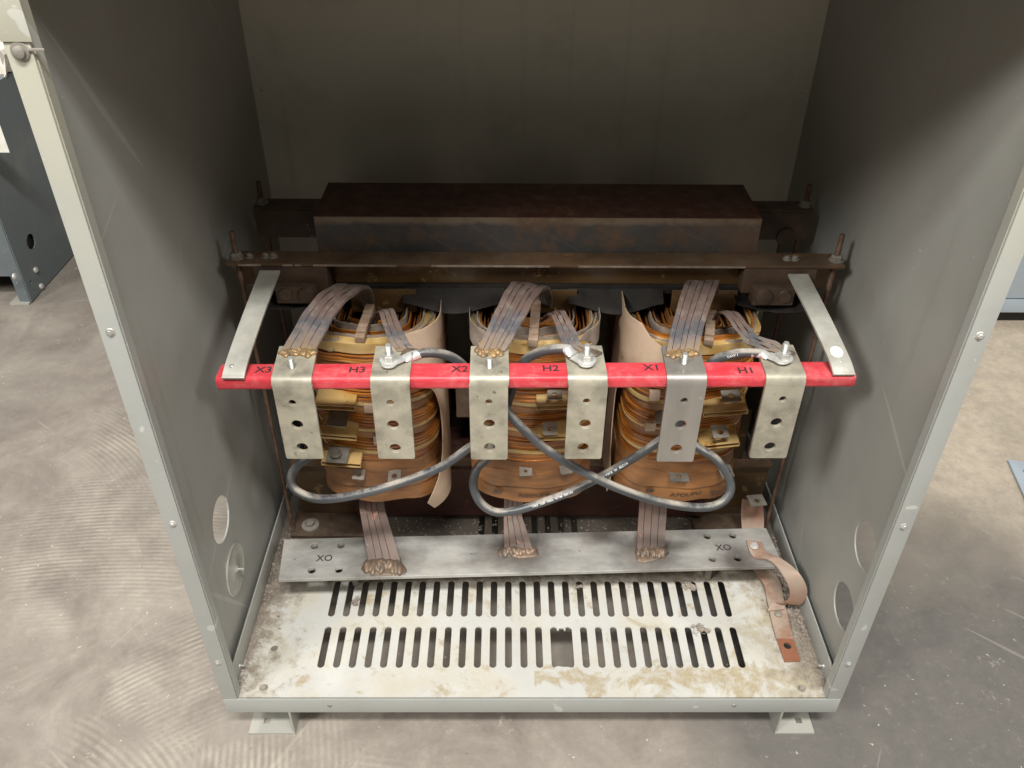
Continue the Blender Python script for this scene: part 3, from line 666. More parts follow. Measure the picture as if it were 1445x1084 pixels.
CX = (-.243, -.001, .235)
desc = ('left amber coil behind the X3 and H3 terminals, tan sheet on its right side',
        'middle amber coil behind the X2 and H2 terminals',
        'right amber coil behind the X1 and H1 terminals, tan sheet flaring on its left side')
for ci, cx in enumerate(CX):
    rs = random.Random(11+ci)
    coil = tag(empty('transformer_coil', (cx, .42, .18)), desc[ci], 'coil', 'three transformer coils in a row')
    bands = [('amber', .262, .279, .001), ('paper', .279, .285, .0035), ('amber', .285, .308, .002), ('brown', .308, .324, -.0005), ('paper', .324, .329, .003),
             ('amber', .329, .356, .002), ('brown', .356, .373, -.0005), ('paper', .373, .380, .003), ('amber', .380, .408, .002), ('brown', .408, .424, -.0005),
             ('amber', .424, .466, .0015), ('paper', .467, .484, .0035)]
    for mt, z0, z1, off in bands:
        g = G()
        if mt == 'amber': band(g, cx, layered(z0, z1, off, rs)); nm = 'winding'
        elif mt == 'paper': band(g, cx, [(z0+.0003, off), (z1-.0003, off+rs.uniform(-.001, .001))], wob=.0005); nm = 'paper_band'
        else: band(g, cx, [(z0+.0002, off), ((z0+z1)/2, off+.0012), (z1-.0002, off)]); nm = 'insulation_wrap'
        g.build(nm, mt, coil, smooth=40)
    # wide outer wrap at the foot of the coil
    for k, (z0, z1, o0, o1) in enumerate(((.236, .2615, .0005, .004), (.212, .241, .005, .0078), (.183, .214, .0035, .0082))):
        g = G(); band(g, cx, [(z0, o1), ((z0+z1)/2, (o0+o1)/2+.0006), (z1, o0)], wob=.0018 if k != 1 else .0025); lw = g.build('insulation_wrap', 'brown', coil, smooth=50)
    if ci:
        tm = text_mesh('AZOUPB' if ci == 1 else 'A7OUPU', .0105, .0003, .0002, 1.25)
        g = G(); zc = .196 if ci == 1 else .1985; xc = cx+(.004 if ci == 1 else .012)
        on_front(tm, cx, xc, zc, .0078, g)
        for dx_, w_, dz in ((-.058, .013, .004), (.046, .012, .001)):
            on_front(plate(rrect(-w_/2, -.004, w_/2, .004, .002, 3) if dx_ < 0 else circ(0, 0, .0065, 16, .004), [], .0003), cx, xc+dx_, zc+dz, .0078, g)
        g.build('printed_marking', 'ink3', lw)
    # concentric turns seen from above
    for k in range(11):
        inn = .006+k*.0052; zt = .478+.010*math.sin(k*1.3+ci)+.004*(k == 0)
        pl = plan(cx, .091-inn, .250+inn, .595-inn, .052-inn*.75, bulge=.006); pli = plan(cx, .091-inn-.0022, .250+inn+.0022, .595-inn-.0022, .052-inn*.75-.0015, bulge=.006)
        n = len(pl); g = G()
        vs = [V((x, y, .462)) for x, y in pl]+[V((x, y, zt+rs.uniform(-.001, .001))) for x, y in pl]+[V((x, y, zt+rs.uniform(-.001, .001))) for x, y in pli]+[V((x, y, .462)) for x, y in pli]
        fs = [(r_*n+i, r_*n+(i+1) % n, (r_+1)*n+(i+1) % n, (r_+1)*n+i) for r_ in range(3) for i in range(n)]
        g.add(vs, fs); g.build('coil_layer', ('amber', 'dusty', 'amber', 'brown', 'amber', 'amber', 'dusty', 'brown')[(k+ci) % 8], coil, smooth=30)
    # ragged dusty insulation lips at the corners
    for s in (-1, 1):
        pts = []; g = G()
        for i in range(16):
            t = i/15; a = t*PI*.62
            pts.append(V((cx+s*(.050+.042*math.cos(a)+rs.uniform(-.0015, .0015)), .34-.075*math.sin(a)-.02*t, .486+rs.uniform(-.002, .003))))
        lo = [p-V((0, 0, .02)) for p in pts]; g.strip(pts, lo, .0028, .6, ci)
        g.build('frayed_paper', 'dusty', coil)
    # radial spacer stick with notches
    sxp = ((507, 479, 523, 432), (752, 484, 757, 425), (1000, 483, 1004, 440))[ci]
    a = at(sxp[0], sxp[1], Z=.492); b = at(sxp[2], sxp[3], Z=.500); d = (b-a); mw = frame(a, d, V((-d.y, d.x, 0)))
    g = G(); L_ = d.length
    for i in range(7): g.box((L_*i/7+.0004, -.0068, -.007+rs.uniform(-.001, .001)), (L_*(i+1)/7-.0004, .0068, .004+rs.uniform(-.001, .0015)), .0008, mw)
    g.build('spacer_stick', 'wood', coil)

    # taps
    if ci == 0:
        sl = [(443, 501, 572, .216, 3), (450, 503, 613, .214, 5), (453, 509, 652, .214, 4)]
        tp = [('darktab', 474, 602, .030, .026, .208, -.15, 0), ('darktab', 474, 653, .032, .028, .206, -.12, .007), ('tap', 505, 677, .019, .018, .226, -.1, .0038), ('tap', 556, 680, .0195, .021, .224, 0, .0045)]
        bl = [(521, 577), (534, 622)]
    elif ci == 1:
        sl = [(757, 803, 574, .217, -2), (753, 803, 618, .216, -2)]
        tp = [('tap', 783, 564, .021, .016, .214, 0, .0045), ('tap', 777, 614, .022, .022, .210, .05, .004), ('tap', 742, 672, .020, .018, .228, 0, .003), ('tap', 800, 669, .019, .015, .228, .2, 0)]
        bl = [(797, 560)]
    else:
        sl = [(993, 1056, 584, .216, -5), (987, 1044, 631, .214, -6)]
        tp = [('tap', 1034, 567, .027, .020, .212, .12, .0048), ('tap', 1018, 618, .024, .022, .209, .1, .005), ('darktab', 959, 680, .030, .021, .226, 0, .0035), ('tap', 1028, 674, .021, .022, .224, .25, .004), ('tap', 932, 597, .014, .022, .22, 0, 0)]
        bl = [(924, 560), (918, 603)]
    for (x0, x1, y, Y, sn) in sl:
        g = G(); sleeve(g, x0, x1, y, Y, slant=sn); g.build('paper_sleeve', 'paper', coil, smooth=0)
    for (mt, px, py, w, dep, Y, rot, ho) in tp:
        g = G(); ptab(g, px, py, w, dep, Y, rot, ho, tilt=.35); tb = g.build('tap_lug', mt, coil)
        if ci == 0 and (px, py) == (474, 653):
            c = at(474, 643, Y=.216); G().lathe([(.0095, 0), (.009, .002), (.006, .0028), (.0055, .005)], 20, Matrix.Translation(c+V((0, .002, .001)))).build('tap_bolt', 'darktab', tb)
    for (px, py) in bl:
        c = at(px, py, Y=.238); G().box(c+V((-.008, -.0005, -.008)), c+V((.008, .008, .008)), .0015).build('paper_tab', 'tan', coil)

    # barrier sheets
    if ci == 0:
        prof = [(.503-.017*i, s, f) for i, (s, f) in enumerate(((.222, .006), (.236, .006), (.242, .006), (.238, .006), (.222, .006), (.205, .007), (.19, .007), (.18, .008), (.174, .008), (.17, .009), (.168, .009), (.167, .010), (.167, .010), (.168, .011), (.171, .012), (.175, .013), (.18, .014), (.188, .015), (.198, .016), (.208, .017), (.198, .018)))]
        sheet(cx, 1, .012, prof).build('barrier_sheet', 'tan', coil, smooth=60)
    elif ci == 2:
        prof = [(.512-.017*i, s, f) for i, (s, f) in enumerate(((.190, .004), (.206, .004), (.232, .004), (.236, .004), (.214, .004), (.185, .004), (.165, .004), (.15, .003), (.14, .003), (.135, .003), (.13, .003), (.13, .003), (.13, .003), (.13, .003), (.133, .003), (.138, .003), (.142, .004), (.15, .005), (.155, .006), (.16, .006), (.155, .006), (.15, .006)))]
        sheet(cx, -1, .014, prof).build('barrier_sheet', 'tan', coil, smooth=60)
        sheet(cx, 1, .006, [(.498-.017*i, .12-.004*i, .0) for i in range(6)]).build('barrier_sheet', 'dusty', coil, smooth=60)
    else:
        for s in (-1, 1): sheet(cx, s, .004, [(.497-.012*i, .19+.015*math.sin(i*2), .0) for i in range(4)]).build('barrier_sheet', 'dusty', coil, smooth=60)
        sheet(cx, 1, .010, [(.40-.02*i, .09-.003*i, .0) for i in range(8)]).build('barrier_sheet', 'tan2', coil, smooth=60)

# ================================================================ RED TERMINAL BAR
BZ = .500
bl0 = at(303, 535, Z=BZ); br0 = at(1210, 531, Z=BZ)
barE = tag(empty('terminal_bar', ((bl0.x+br0.x)/2, bl0.y+.018, BZ-.02)), 'long bright red fibreglass bar held by two grey arms in front of the coils', 'insulating bar')
ux = (br0-bl0); LB = ux.length; ux.normalize(); uy = V((-ux.y, ux.x, 0))
FB = frame(bl0, ux, uy)
g = G(); sec = []
r = .0055
for (cy_, cz_, a0) in ((.037-r, -.0195+r, -90), (.037-r, -r, 0), (r, -r, 90), (r, -.0195+r, 180)):
    for i in range(6): t = math.radians(a0+18*i); sec.append((cy_+r*math.cos(t), cz_+r*math.sin(t)))
n = len(sec); vs = []; fs = []
for X in (0, .0015, LB*.25, LB*.5, LB*.75, LB-.0015, LB):
    k = .95 if X in (0, LB) else 1
    for (a, b) in sec: vs.append(FB @ V((X, .0185+(a-.0185)*k, -.00975+(b+.00975)*k)))
for j in range(6):
    for i in range(n): fs.append((j*n+i, j*n+(i+1) % n, (j+1)*n+(i+1) % n, (j+1)*n+i))
fs += [tuple(range(n)), tuple(6*n+i for i in range(n))]
g.add(vs, fs); rb = g.build('bar', 'red', barE)
for s, px, py, sz in (('X3', 372, 522, .0185), ('H3', 504, 522, .0185), ('X2', 649, 521, .0185), ('H2', 777, 520, .0185), ('X1', 920, 519, .0185), ('H1', 1053, 523, .0185)):
    c = at(px, py, Z=BZ+.0004); g = G(); g.mesh(text_mesh(s, sz, .0003, .0002, 1.0), frame(c, ux, uy)); g.build('stamped_marking', 'ink', rb)
for i, (fr, bk_) in enumerate((((329.5, 532), (381, 383)), ((1190.5, 527), (1126, 388)))):
    a = at(*fr, Z=BZ+.0012+.0025); b = at(*bk_, Z=.5605); b.y = .335 if b.y > .2 else b.y
    b = at(bk_[0], bk_[1], Y=.318)
    wd = .0142
    mid = [a, a+(b-a)*.12+V((0, 0, .004)), a+(b-a)*.5+V((0, 0, .004)), b]
    g = G(); cen = crom([a-V((0, .001, 0))]+mid, 6); lp = [p-XA*wd for p in cen]; rp = [p+XA*wd for p in cen]
    g.strip(lp, rp, .0036); ar = g.build('support_arm', 'arm', barE)
    sc_ = at(*((328, 520) if i == 0 else (1185, 513)), Z=BZ+.008); g = G(); g.cyl(sc_-V((0, 0, .006)), sc_+V((0, 0, .0055)), .0034, 14); g.build('bolt', 'steel', ar)
    if i == 1:
        k = min(range(1, len(cen)-1), key=lambda j: abs((cen[j]-at(1177, 499.5, Y=cen[j].y)).z))
        dr = (cen[k+1]-cen[k-1]).normalized(); nr = XA.cross(dr).normalized(); nr = nr if nr.z > 0 else -nr
        G().mesh(plate(circ(0, 0, .0085, 28, .0095), [], .0005), frame(cen[k]+nr*.0022, XA, dr)).build('round_sticker', 'label', ar)

# ================================================================ BUS TERMINALS
TT = .0056; rb_ = .0085
def ribbon(L0, R0, nst, th, mat, name, par, seed=0, gap=.0006, layers=1, k=7):
    lp = crom(L0, k); rp = crom(R0, k); g = G(); rr = random.Random(seed)
    offs = [0]+[ (i+1)/nst+rr.uniform(-.05, .05) for i in range(nst-1)]+[1]
    for lay in range(layers):
        for s in range(nst):
            a = [lp[i].lerp(rp[i], offs[s])+(rp[i]-lp[i]).normalized()*(gap if s else 0)-V((0, 0, 1))*(lay*th*1.25)+V((0, 0, .0008*math.sin(i*.8+s*2))) for i in range(len(lp))]
            b = [lp[i].lerp(rp[i], offs[s+1])-(rp[i]-lp[i]).normalized()*(gap if s < nst-1 else 0)-V((0, 0, 1))*(lay*th*1.25)+V((0, 0, .0008*math.sin(i*.8+s*2))) for i in range(len(lp))]
            g.strip(a, b, th, .12, seed+s)
    return g.build(name, mat, par, smooth=40)
def blob(g, c, rx, ry, rz, seed, n=18, ax=None):
    rr = random.Random(seed); ph = [rr.uniform(0, 6) for _ in range(6)]
    vs = []; fs = []; m = 9
    for j in range(m+1):
        f = PI*j/m
        for i in range(n):
            a = 2*PI*i/n; k = 1+.16*math.sin(2*a+ph[0])+.10*math.sin(3*a+ph[1]+f)+.06*math.sin(6*a+ph[4]+2*f)
            vs.append(V(c)+V((rx*k*math.sin(f)*math.cos(a), ry*k*math.sin(f)*math.sin(a), rz*math.cos(f)*(1+.12*math.sin(2*a+ph[3])))))
    for j in range(m):
        for i in range(n): fs.append((j*n+i, j*n+(i+1) % n, (j+1)*n+(i+1) % n, (j+1)*n+i))
    g.add(vs, fs)
terms = [  # name, bend left/right px, bottom left/right px, bend px y, bottom py, top-back left/right px, holes, stud, has nut, material
    ('X3', (384, 441), (405, 457.5), 546, 646, (396, 447, 490), [(413, 567, .0048), (420, 598, .0078), (427, 630, .0078)], (412, 515), 0, 'tin'),
    ('H3', (523, 579.5), (535, 585.5), 547, 646, (531, 583, 490), [(551, 567, .0048), (555, 598, .0078), (558, 631, .0078)], (550, 510), 1, 'tin'),
    ('X2', (663, 718), (664.5, 716.5), 546, 647, (665, 717, 490), [(690, 566, .0048), (690.5, 597, .0078), (691, 630, .0078)], (691, 515), 0, 'tin'),
    ('H2', (800, 857), (797, 847.5), 546, 646, (795, 850, 489), [(827.5, 565, .0048), (825.5, 597, .0078), (822.5, 630, .0078)], (827, 510), 1, 'tin'),
    ('X1', (940, 996), (926, 977.5), 545, 650, (933, 987, 490), [(965, 564, .0048), (960, 598, .0078), (954, 632, .0078)], (965, 509), 0, 'tinbrown'),
    ('H1', (1079, 1136), (1057, 1108), 543, 645, (1066, 1118, 488), [(1104, 562, .0048), (1095, 595, .0078), (1086, 629, .0078)], (1104, 507), 1, 'tin'),
]
tl = {'X3': 'tinned angle terminal marked X3, leftmost on the red bar, with a small stud',
      'H3': 'tinned angle terminal between the H3 mark and the left grey cable lug, second from left',
      'X2': 'tinned angle terminal beside the X2 mark, brazed to the tallest middle copper lead',
      'H2': 'tinned angle terminal beside the H2 mark with bolted lug and dark speckles on its face',
      'X1': 'brownish smooth terminal beside the X1 mark with a gold braze at its top',
      'H1': 'tinned angle terminal beside the H1 mark, nearest the right end of the red bar'}
leads = {
    'X3': ([(398, 497, .19), (418, 458, .215), (438, 428, .24), (460, 408, .265), (484, 401, .29), (503, 410, .315), (512, 430, .33)],
           [(445, 500, .19), (461, 464, .215), (478, 436, .24), (498, 416, .265), (519, 404, .29), (527, 418, .315), (528, 438, .33)], 4, 2),
    'H3': ([(562, 505, .19), (553, 488, .205), (546, 474, .215), (540, 458, .235), (534, 440, .255), (527, 446, .275), (521, 462, .29)],
           [(590, 500, .19), (579, 486, .205), (571, 472, .215), (563, 455, .235), (555, 437, .255), (540, 441, .275), (530, 460, .29)], 3, 1),
    'X2': ([(673, 497, .19), (690, 458, .215), (704, 428, .24), (716, 406, .265), (727, 398, .285), (752, 404, .31), (762, 425, .33)],
           [(712, 502, .19), (731, 464, .215), (748, 434, .24), (760, 415, .265), (772, 405, .285), (778, 412, .31), (780, 430, .33)], 5, 2),
    'H2': ([(812, 503, .19), (797, 490, .205), (788, 470, .22), (781, 452, .24), (776, 445, .255), (768, 446, .275), (760, 456, .29)],
           [(850, 497, .19), (822, 486, .205), (812, 466, .22), (803, 450, .24), (797, 440, .255), (785, 439, .275), (770, 450, .29)], 3, 1),
    'X1': ([(940, 500, .19), (947, 465, .215), (955, 435, .24), (961, 414, .26), (967, 400, .28), (972, 398, .295), (974, 410, .31)],
           [(985, 502, .19), (991, 468, .215), (1000, 438, .24), (1008, 416, .26), (1014, 400, .28), (1015, 397, .295), (1014, 412, .31)], 5, 2),
    'H1': ([(1092, 508, .19), (1072, 492, .2), (1052, 484, .215), (1038, 466, .235), (1018, 441, .26), (1008, 446, .275), (1001, 466, .29)],
           [(1112, 494, .19), (1094, 481, .2), (1073, 476, .215), (1058, 462, .235), (1042, 443, .26), (1022, 440, .275), (1006, 456, .29)], 3, 1)}
for (nm, bx, bo, yb_, ybo, tb, holes, stud, nut, mt) in terms:
    # plane of the hanging face: just in front of the bar
    xm = (bx[0]+bx[1])/2
    Yb = (FB @ V((at(xm, 540, Z=BZ).x-bl0.x, 0, 0))).y-.0005    # bar front there
    Yf = Yb-TT/2-.0008
    tl_, tr_ = at(bx[0], yb_, Y=Yf), at(bx[1], yb_, Y=Yf); b1, b2 = at(bo[0], ybo, Y=Yf), at(bo[1], ybo, Y=Yf)
    wdt = ((tr_-tl_).length+(b2-b1).length)/2
    zt = BZ-rb_+.001; zbm = (b1.z+b2.z)/2
    cxm_b = (b1.x+b2.x)/2; cxm_t = (tl_.x+tr_.x)/2
    lean = (cxm_t-cxm_b)/(tl_.z-zbm)
    root = tag(empty('bus_terminal', (cxm_b, Yf, zbm)), tl[nm], 'terminal', 'six angle terminals on the red bar')
    upv = V((lean, 0, 1)).normalized()
    H = (zt-zbm)/upv.z
    hs = []
    F0 = frame((cxm_b, Yf, zbm), XA, upv)
    inv = F0.inverted()
    for (hx, hy, hr) in holes:
        q = inv @ at(hx, hy, Y=Yf); hs.append(circ(q.x, q.y, hr, 24))
    ol = rrect(-wdt/2, 0, wdt/2, H, .0012 if mt == 'tinbrown' else .0035, 4)
    ol = [p for p in ol if p[1] < H-.004]; ol = [(-wdt/2, .004)]+[p for p in ol if p[1] < .0036]+[(wdt/2, .004), (wdt/2, H), (-wdt/2, H)]
    ol = [(x, y) for (x, y) in ol]
    me = plate([(wdt/2, H), (-wdt/2, H), (-wdt/2, .0036)]+[( -wdt/2+.0035-.0035*math.cos(t), .0035-.0035*math.sin(t)) for t in (.3, .8, 1.3)]+[(wdt/2-.0035+.0035*math.sin(t), .0035-.0035*math.cos(t)) for t in (.3, .8, 1.3)]+[(wdt/2, .0036)], hs, TT, .0004)
    g = G(); g.mesh(me, F0)
    # bend + top leg as a swept strip
    ybk = at(tb[0], tb[2], Z=BZ+TT/2).y
    ctop = (at(tb[0], tb[2], Z=BZ+TT/2).x+at(tb[1], tb[2], Z=BZ+TT/2).x)/2
    path = []
    x_at = cxm_b+lean*(zt-zbm)
    for i in range(9):
        t = PI/2*i/8; rr = rb_+.0008
        path.append(V((x_at+lean*.004*i/8, Yf+rr-rr*math.cos(t), zt+rr*math.sin(t))))
    zz = path[-1].z; cur = path[-1]
    for i in range(1, 5): path.append(V((cur.x+(ctop-cur.x)*i/4, cur.y+(ybk-cur.y)*i/4, zz)))
    g.strip([p-XA*wdt/2 for p in path], [p+XA*wdt/2 for p in path], TT-.0002)
    pl_ = g.build('angle_plate', mt, root, smooth=18)
    ztop = zz+TT/2
    s = at(stud[0], stud[1], Z=ztop+.005)
    hgt = .0165 if not nut else .029
    s = at(stud[0], stud[1]+(2 if nut else 4), Z=ztop)
    if nut:
        g = G(); g.lathe([(.0058, 0), (.013, 0), (.013, .0018), (.0058, .0018)], 32, Matrix.Translation((s.x, s.y, ztop+.0038)), cap=False); g.build('washer', 'silver', root)
        g = G(); g.hexn((s.x, s.y, ztop+.0057), (0, 0, 1), .0094, .0085); g.build('nut', 'steel', root)
    g = G(); rS = .0047 if nut else .0042; pr = [(rS*.8, 0)]; z = .001
    while z < hgt-.002: pr += [(rS, z), (rS*.86, z+.0006)]; z += .0012
    pr += [(rS*.7, hgt)]
    g.lathe(pr, 14, Matrix.Translation((s.x, s.y, ztop))); g.build('stud', 'steel', root)
    Lp, Rp, ns, ly = leads[nm]
    L0 = [at(a, b, Y=c) for a, b, c in Lp]; R0 = [at(a, b, Y=c) for a, b, c in Rp]
    for q in (L0, R0):
        q[0].z = max(min(q[0].z, ztop+.003), ztop+.0008)
    ribbon(L0, R0, ns, .0022, 'lead', 'copper_lead', root, hash(nm[0])*0+ord(nm[1]), .0005, ly)
    g = G()
    if nm[0] == 'X':
        a, b = L0[0], R0[0]
        for i in range(13):
            t = i/12; p = a.lerp(b, .08+.84*t)
            blob(g, (p.x+R_.uniform(-.002, .002), p.y-.001+R_.uniform(-.006, .005), ztop+.0012), R_.uniform(.0040, .0068), R_.uniform(.004, .010), R_.uniform(.0028, .0048), i*3+ord(nm[1]), 14)
        g.build('braze_bead', 'weld', root, smooth=80)
    else:
        a = (L0[0]+R0[0])/2; blob(g, (a.x+.004, a.y-.002, ztop+.0012), .014, .008, .0026, 3+ord(nm[1])); g.build('braze_bead', 'weld2', root, smooth=80)

# ================================================================ CABLES
def along_text(g, s, pts, s0, r, size, view=V((0, -.75, .62)), gap_up=0.0, flip=1):
    cum = [0]
    for i in range(1, len(pts)): cum.append(cum[-1]+(pts[i]-pts[i-1]).length)
    me = text_mesh(s, size, .0002, .00008, 1.1)
    for v in me.vertices:
        d = s0+v.co.x; i = max(0, min(len(pts)-2, next((k for k in range(len(cum)-1) if cum[k+1] >= d), len(pts)-2)))
        t = (d-cum[i])/max(cum[i+1]-cum[i], 1e-6); p = pts[i].lerp(pts[i+1], t); tg = (pts[i+1]-pts[i]).normalized()
        up = (view-tg*view.dot(tg)).normalized(); w = up.cross(tg)*flip
        an = (v.co.y+gap_up)/r
        v.co = p+(up*math.cos(an)+w*math.sin(an))*(r+.00025+max(v.co.z, 0))
    g.mesh(me)
def cable(label, path, lug_c, rad=.0066, texts=()):
    pts = crom([at(a, b, Y=c) for a, b, c in path], 8)
    root = tag(empty('jumper_cable', pts[len(pts)//2]), label, 'cable', 'jumper cables looping between the terminals')
    jk = G().tube(pts, rad, 18).build('cable_jacket', 'cable', root, smooth=80)
    # lug: barrel + flattened tongue with ring round the stud
    p0 = pts[0]; tg = (pts[0]-pts[1]).normalized()
    ls = V(lug_c)
    g = G(); e = p0+(ls-p0)*.42
    bp = crom([p0-tg*.008, p0+tg*.002, p0.lerp(e, .55), e], 5); m = len(bp)
    vs = []; fs = []; n = 16
    d0 = (ls-p0); d0.z = 0; sd = V((-d0.y, d0.x, 0)).normalized()
    for i, p in enumerate(bp):
        t = i/(m-1); w = .0079*(1-t)+.0085*t; h = .0076*(1-max(0, t-.45)/.55)+.0016*(max(0, t-.45)/.55)
        h *= 1-.22*math.exp(-((t-.35)/.09)**2)
        tt = (bp[min(i+1, m-1)]-bp[max(i-1, 0)]).normalized(); up = sd.cross(tt); up = up if up.z > 0 else -up
        for k in range(n): a = 2*PI*k/n; vs.append(p+sd*w*math.cos(a)+up*h*math.sin(a))
    for i in range(m-1):
        for k in range(n): fs.append((i*n+k, i*n+(k+1) % n, (i+1)*n+(k+1) % n, (i+1)*n+k))
    fs += [tuple(range(n)), tuple((m-1)*n+k for k in range(n))]; g.add(vs, fs)
    dd = (ls-e); dd.z = 0; L2 = dd.length
    ang = [(.0105*math.cos(t), .0105*math.sin(t)) for t in [math.radians(-128+256*i/18) for i in range(19)]]
    ol = [(-L2, -.0075)]+[(x, y) for x, y in ang]+[(-L2, .0075)]
    me = plate(ol, [circ(0, 0, .0053, 16)], .0022, .0004)
    g.mesh(me, frame((ls.x, ls.y, ls.z), dd, V((-dd.y, dd.x, 0)))); g.build('cable_lug', 'silver', root, smooth=50)
    for (s, s0, size, gu) in texts:
        g = G(); along_text(g, s, pts, s0, rad, size, gap_up=gu); g.build('printed_marking', 'white', jk)
    return pts
zl = BZ+.0095
def ls(px, py): return at(px, py, Z=zl)
pathA = [(797, 492, .185), (778, 493, .187), (757, 499, .195), (738, 512, .205), (724, 545, .206), (708, 590, .195), (690, 615, .185), (662, 632, .172), (620, 660, .165), (560, 683, .16), (500, 699, .158), (450, 704, .16), (418, 692, .17), (411, 672, .18), (422, 655, .19), (440, 640, .20), (436, 618, .215), (430, 598, .245)]
pathB = [(582, 503, .178), (600, 498, .183), (625, 500, .19), (648, 511, .2), (676, 540, .206), (704, 566, .19), (730, 597, .175), (762, 627, .168), (795, 650, .163), (835, 672, .16), (880, 692, .158), (930, 708, .158), (980, 716, .16), (1013, 712, .166), (1030, 695, .175), (1028, 672, .185), (1010, 648, .195), (990, 635, .205), (970, 622, .222), (955, 612, .25)]
pathC = [(1072, 499, .185), (1052, 498, .187), (1030, 501, .193), (1005, 511, .2), (980, 545, .206), (955, 600, .196), (925, 626, .182), (880, 655, .184), (840, 677, .188), (800, 696, .186), (760, 711, .178), (725, 721, .17), (697, 722, .17), (677, 708, .176), (668, 685, .184), (673, 662, .194), (688, 645, .205), (694, 622, .225), (694, 605, .25)]
cable('dusty cable bolted at the H3 mark, looping lowest in front of the right coil', pathB, ls(549, 513))
cable('grey cable from the middle H2 terminal that loops lowest across the left coil', pathA, ls(827, 512))
ptsC = cable('grey cable with white print from the right H1 terminal, looping under the middle coil', pathC, ls(1103, 508),
      texts=(('I AWG', .035, .0045, .002),))
def arcpos(pts, target):
    s = 0; best = (9, 0)
    for i in range(1, len(pts)):
        s += (pts[i]-pts[i-1]).length; d = (pts[i]-target).length
        if d < best[0]: best = (d, s)
    return best[1]
jc = [o for o in bpy.data.objects if o.name.startswith('cable_jacket')][-1]
for s, px, py, Y, size in (('KV20R  W  KWV 1', 869, 659, .184, .0052), ('E51583  MTW  600V  90C  DRY', 779, 703, .182, .0046)):
    g = G(); along_text(g, s, ptsC, arcpos(ptsC, at(px, py, Y=Y)), .0066, size, gap_up=-.001, flip=-1); g.build('printed_marking', 'white', jc)

# ================================================================ NEUTRAL BUS
NZ = .070; NT = .0066
qs = [at(393, 818, Z=NZ), at(1106, 799, Z=NZ), at(1081, 745, Z=NZ), at(401, 761, Z=NZ)]
nb = tag(empty('neutral_bus_bar', (qs[0]+qs[1])/2), 'wide flat silver bus bar stamped XO lying across the floor pan', 'bus bar')
nb.location.z = NZ-NT
loc = [(q.x, q.y) for q in qs]
nh = []
for px, py, rr in ((440, 805, .0064), (478, 804, .0064), (444, 771, .0062), (481, 770, .0062), (1005, 789, .0064), (1041, 788, .0064), (998, 757, .0062), (1034, 756, .0062),
                   (416, 789, .0018), (665, 781, .0018), (818, 777, .0018)):
    c = at(px, py, Z=NZ); nh.append(circ(c.x, c.y, rr, 22))
me = plate(loc, nh, NT, .0005)
g = G(); g.mesh(me, Matrix.Translation((0, 0, NZ-NT/2))); nbp = g.build('bus_plate', 'bar', nb, smooth=18)
for (x, y) in ((-.30, .20), (.31, .215), (.02, .22)):
    G().lathe([(.006, 0), (.006, NZ-NT-.0012)], 12, Matrix.Translation((x, y+.02, .0008))).build('standoff', 'dull', nb)
bx_ = (qs[1]-qs[0]).normalized()
add_halo(MT['bar'], [(at(q, w, Z=NZ).x, at(q, w, Z=NZ).y, e, f) for q, w, e, f in ((541, 790, .075, .06), (725, 776, .095, .055), (919, 782, .075, .055), (620, 748, .06, .035), (850, 752, .05, .035), (1040, 790, .05, .06))])
for px, py, mt in ((458, 788, 'ink'), (1021, 773, 'ink')):
    c = at(px, py, Z=NZ+.0004); g = G(); g.mesh(text_mesh('XO', .0185, .0003, .0002, .95), frame(c, bx_, V((-bx_.y, bx_.x, 0)))); g.build('stamped_marking', mt, nbp)
for k, (Lp, Rp, wl2) in enumerate((
        ([(510, 690, .285), (507, 712, .27), (512, 745, .245), (520, 792, None)], [(545, 690, .285), (542, 712, .27), (552, 748, .245), (566, 795, None)], (541, 799, .030, .013)),
        ([(712, 690, .285), (711, 722, .272), (711, 745, .255), (712, 775, None)], [(742, 690, .285), (736, 722, .272), (742, 745, .255), (752, 777, None)], (733, 778, .026, .010)),
        ([(903, 690, .285), (902, 715, .272), (900, 745, .255), (899, 778, None)], [(942, 690, .285), (941, 715, .272), (939, 745, .255), (937, 776, None)], (919, 780, .024, .011)))):
    def pp(l): return [at(a, b, Y=c) if c else at(a, b, Z=NZ+.0035) for a, b, c in l]
    ribbon(pp(Lp), pp(Rp), 4, .0022, 'lead2', 'copper_lead', nb, 30+k, .0005, 2)
    c = at(wl2[0], wl2[1], Z=NZ+.002); g = G(); rr = random.Random(k); blob(g, (c.x, c.y, NZ), wl2[2]*1.2, wl2[3]*1.6, .0035, 50+k, 28)
    for i in range(11): t = i/10-.5; blob(g, (c.x+t*wl2[2]*1.75, c.y+rr.uniform(-.002, .002)+.003*math.cos(t*3), NZ+.001), wl2[2]*rr.uniform(.16, .30), wl2[3]*rr.uniform(.8, 1.5), rr.uniform(.006, .0095), i*3+k, 12)
    g.build('braze_bead', 'weld2', nb, smooth=80)

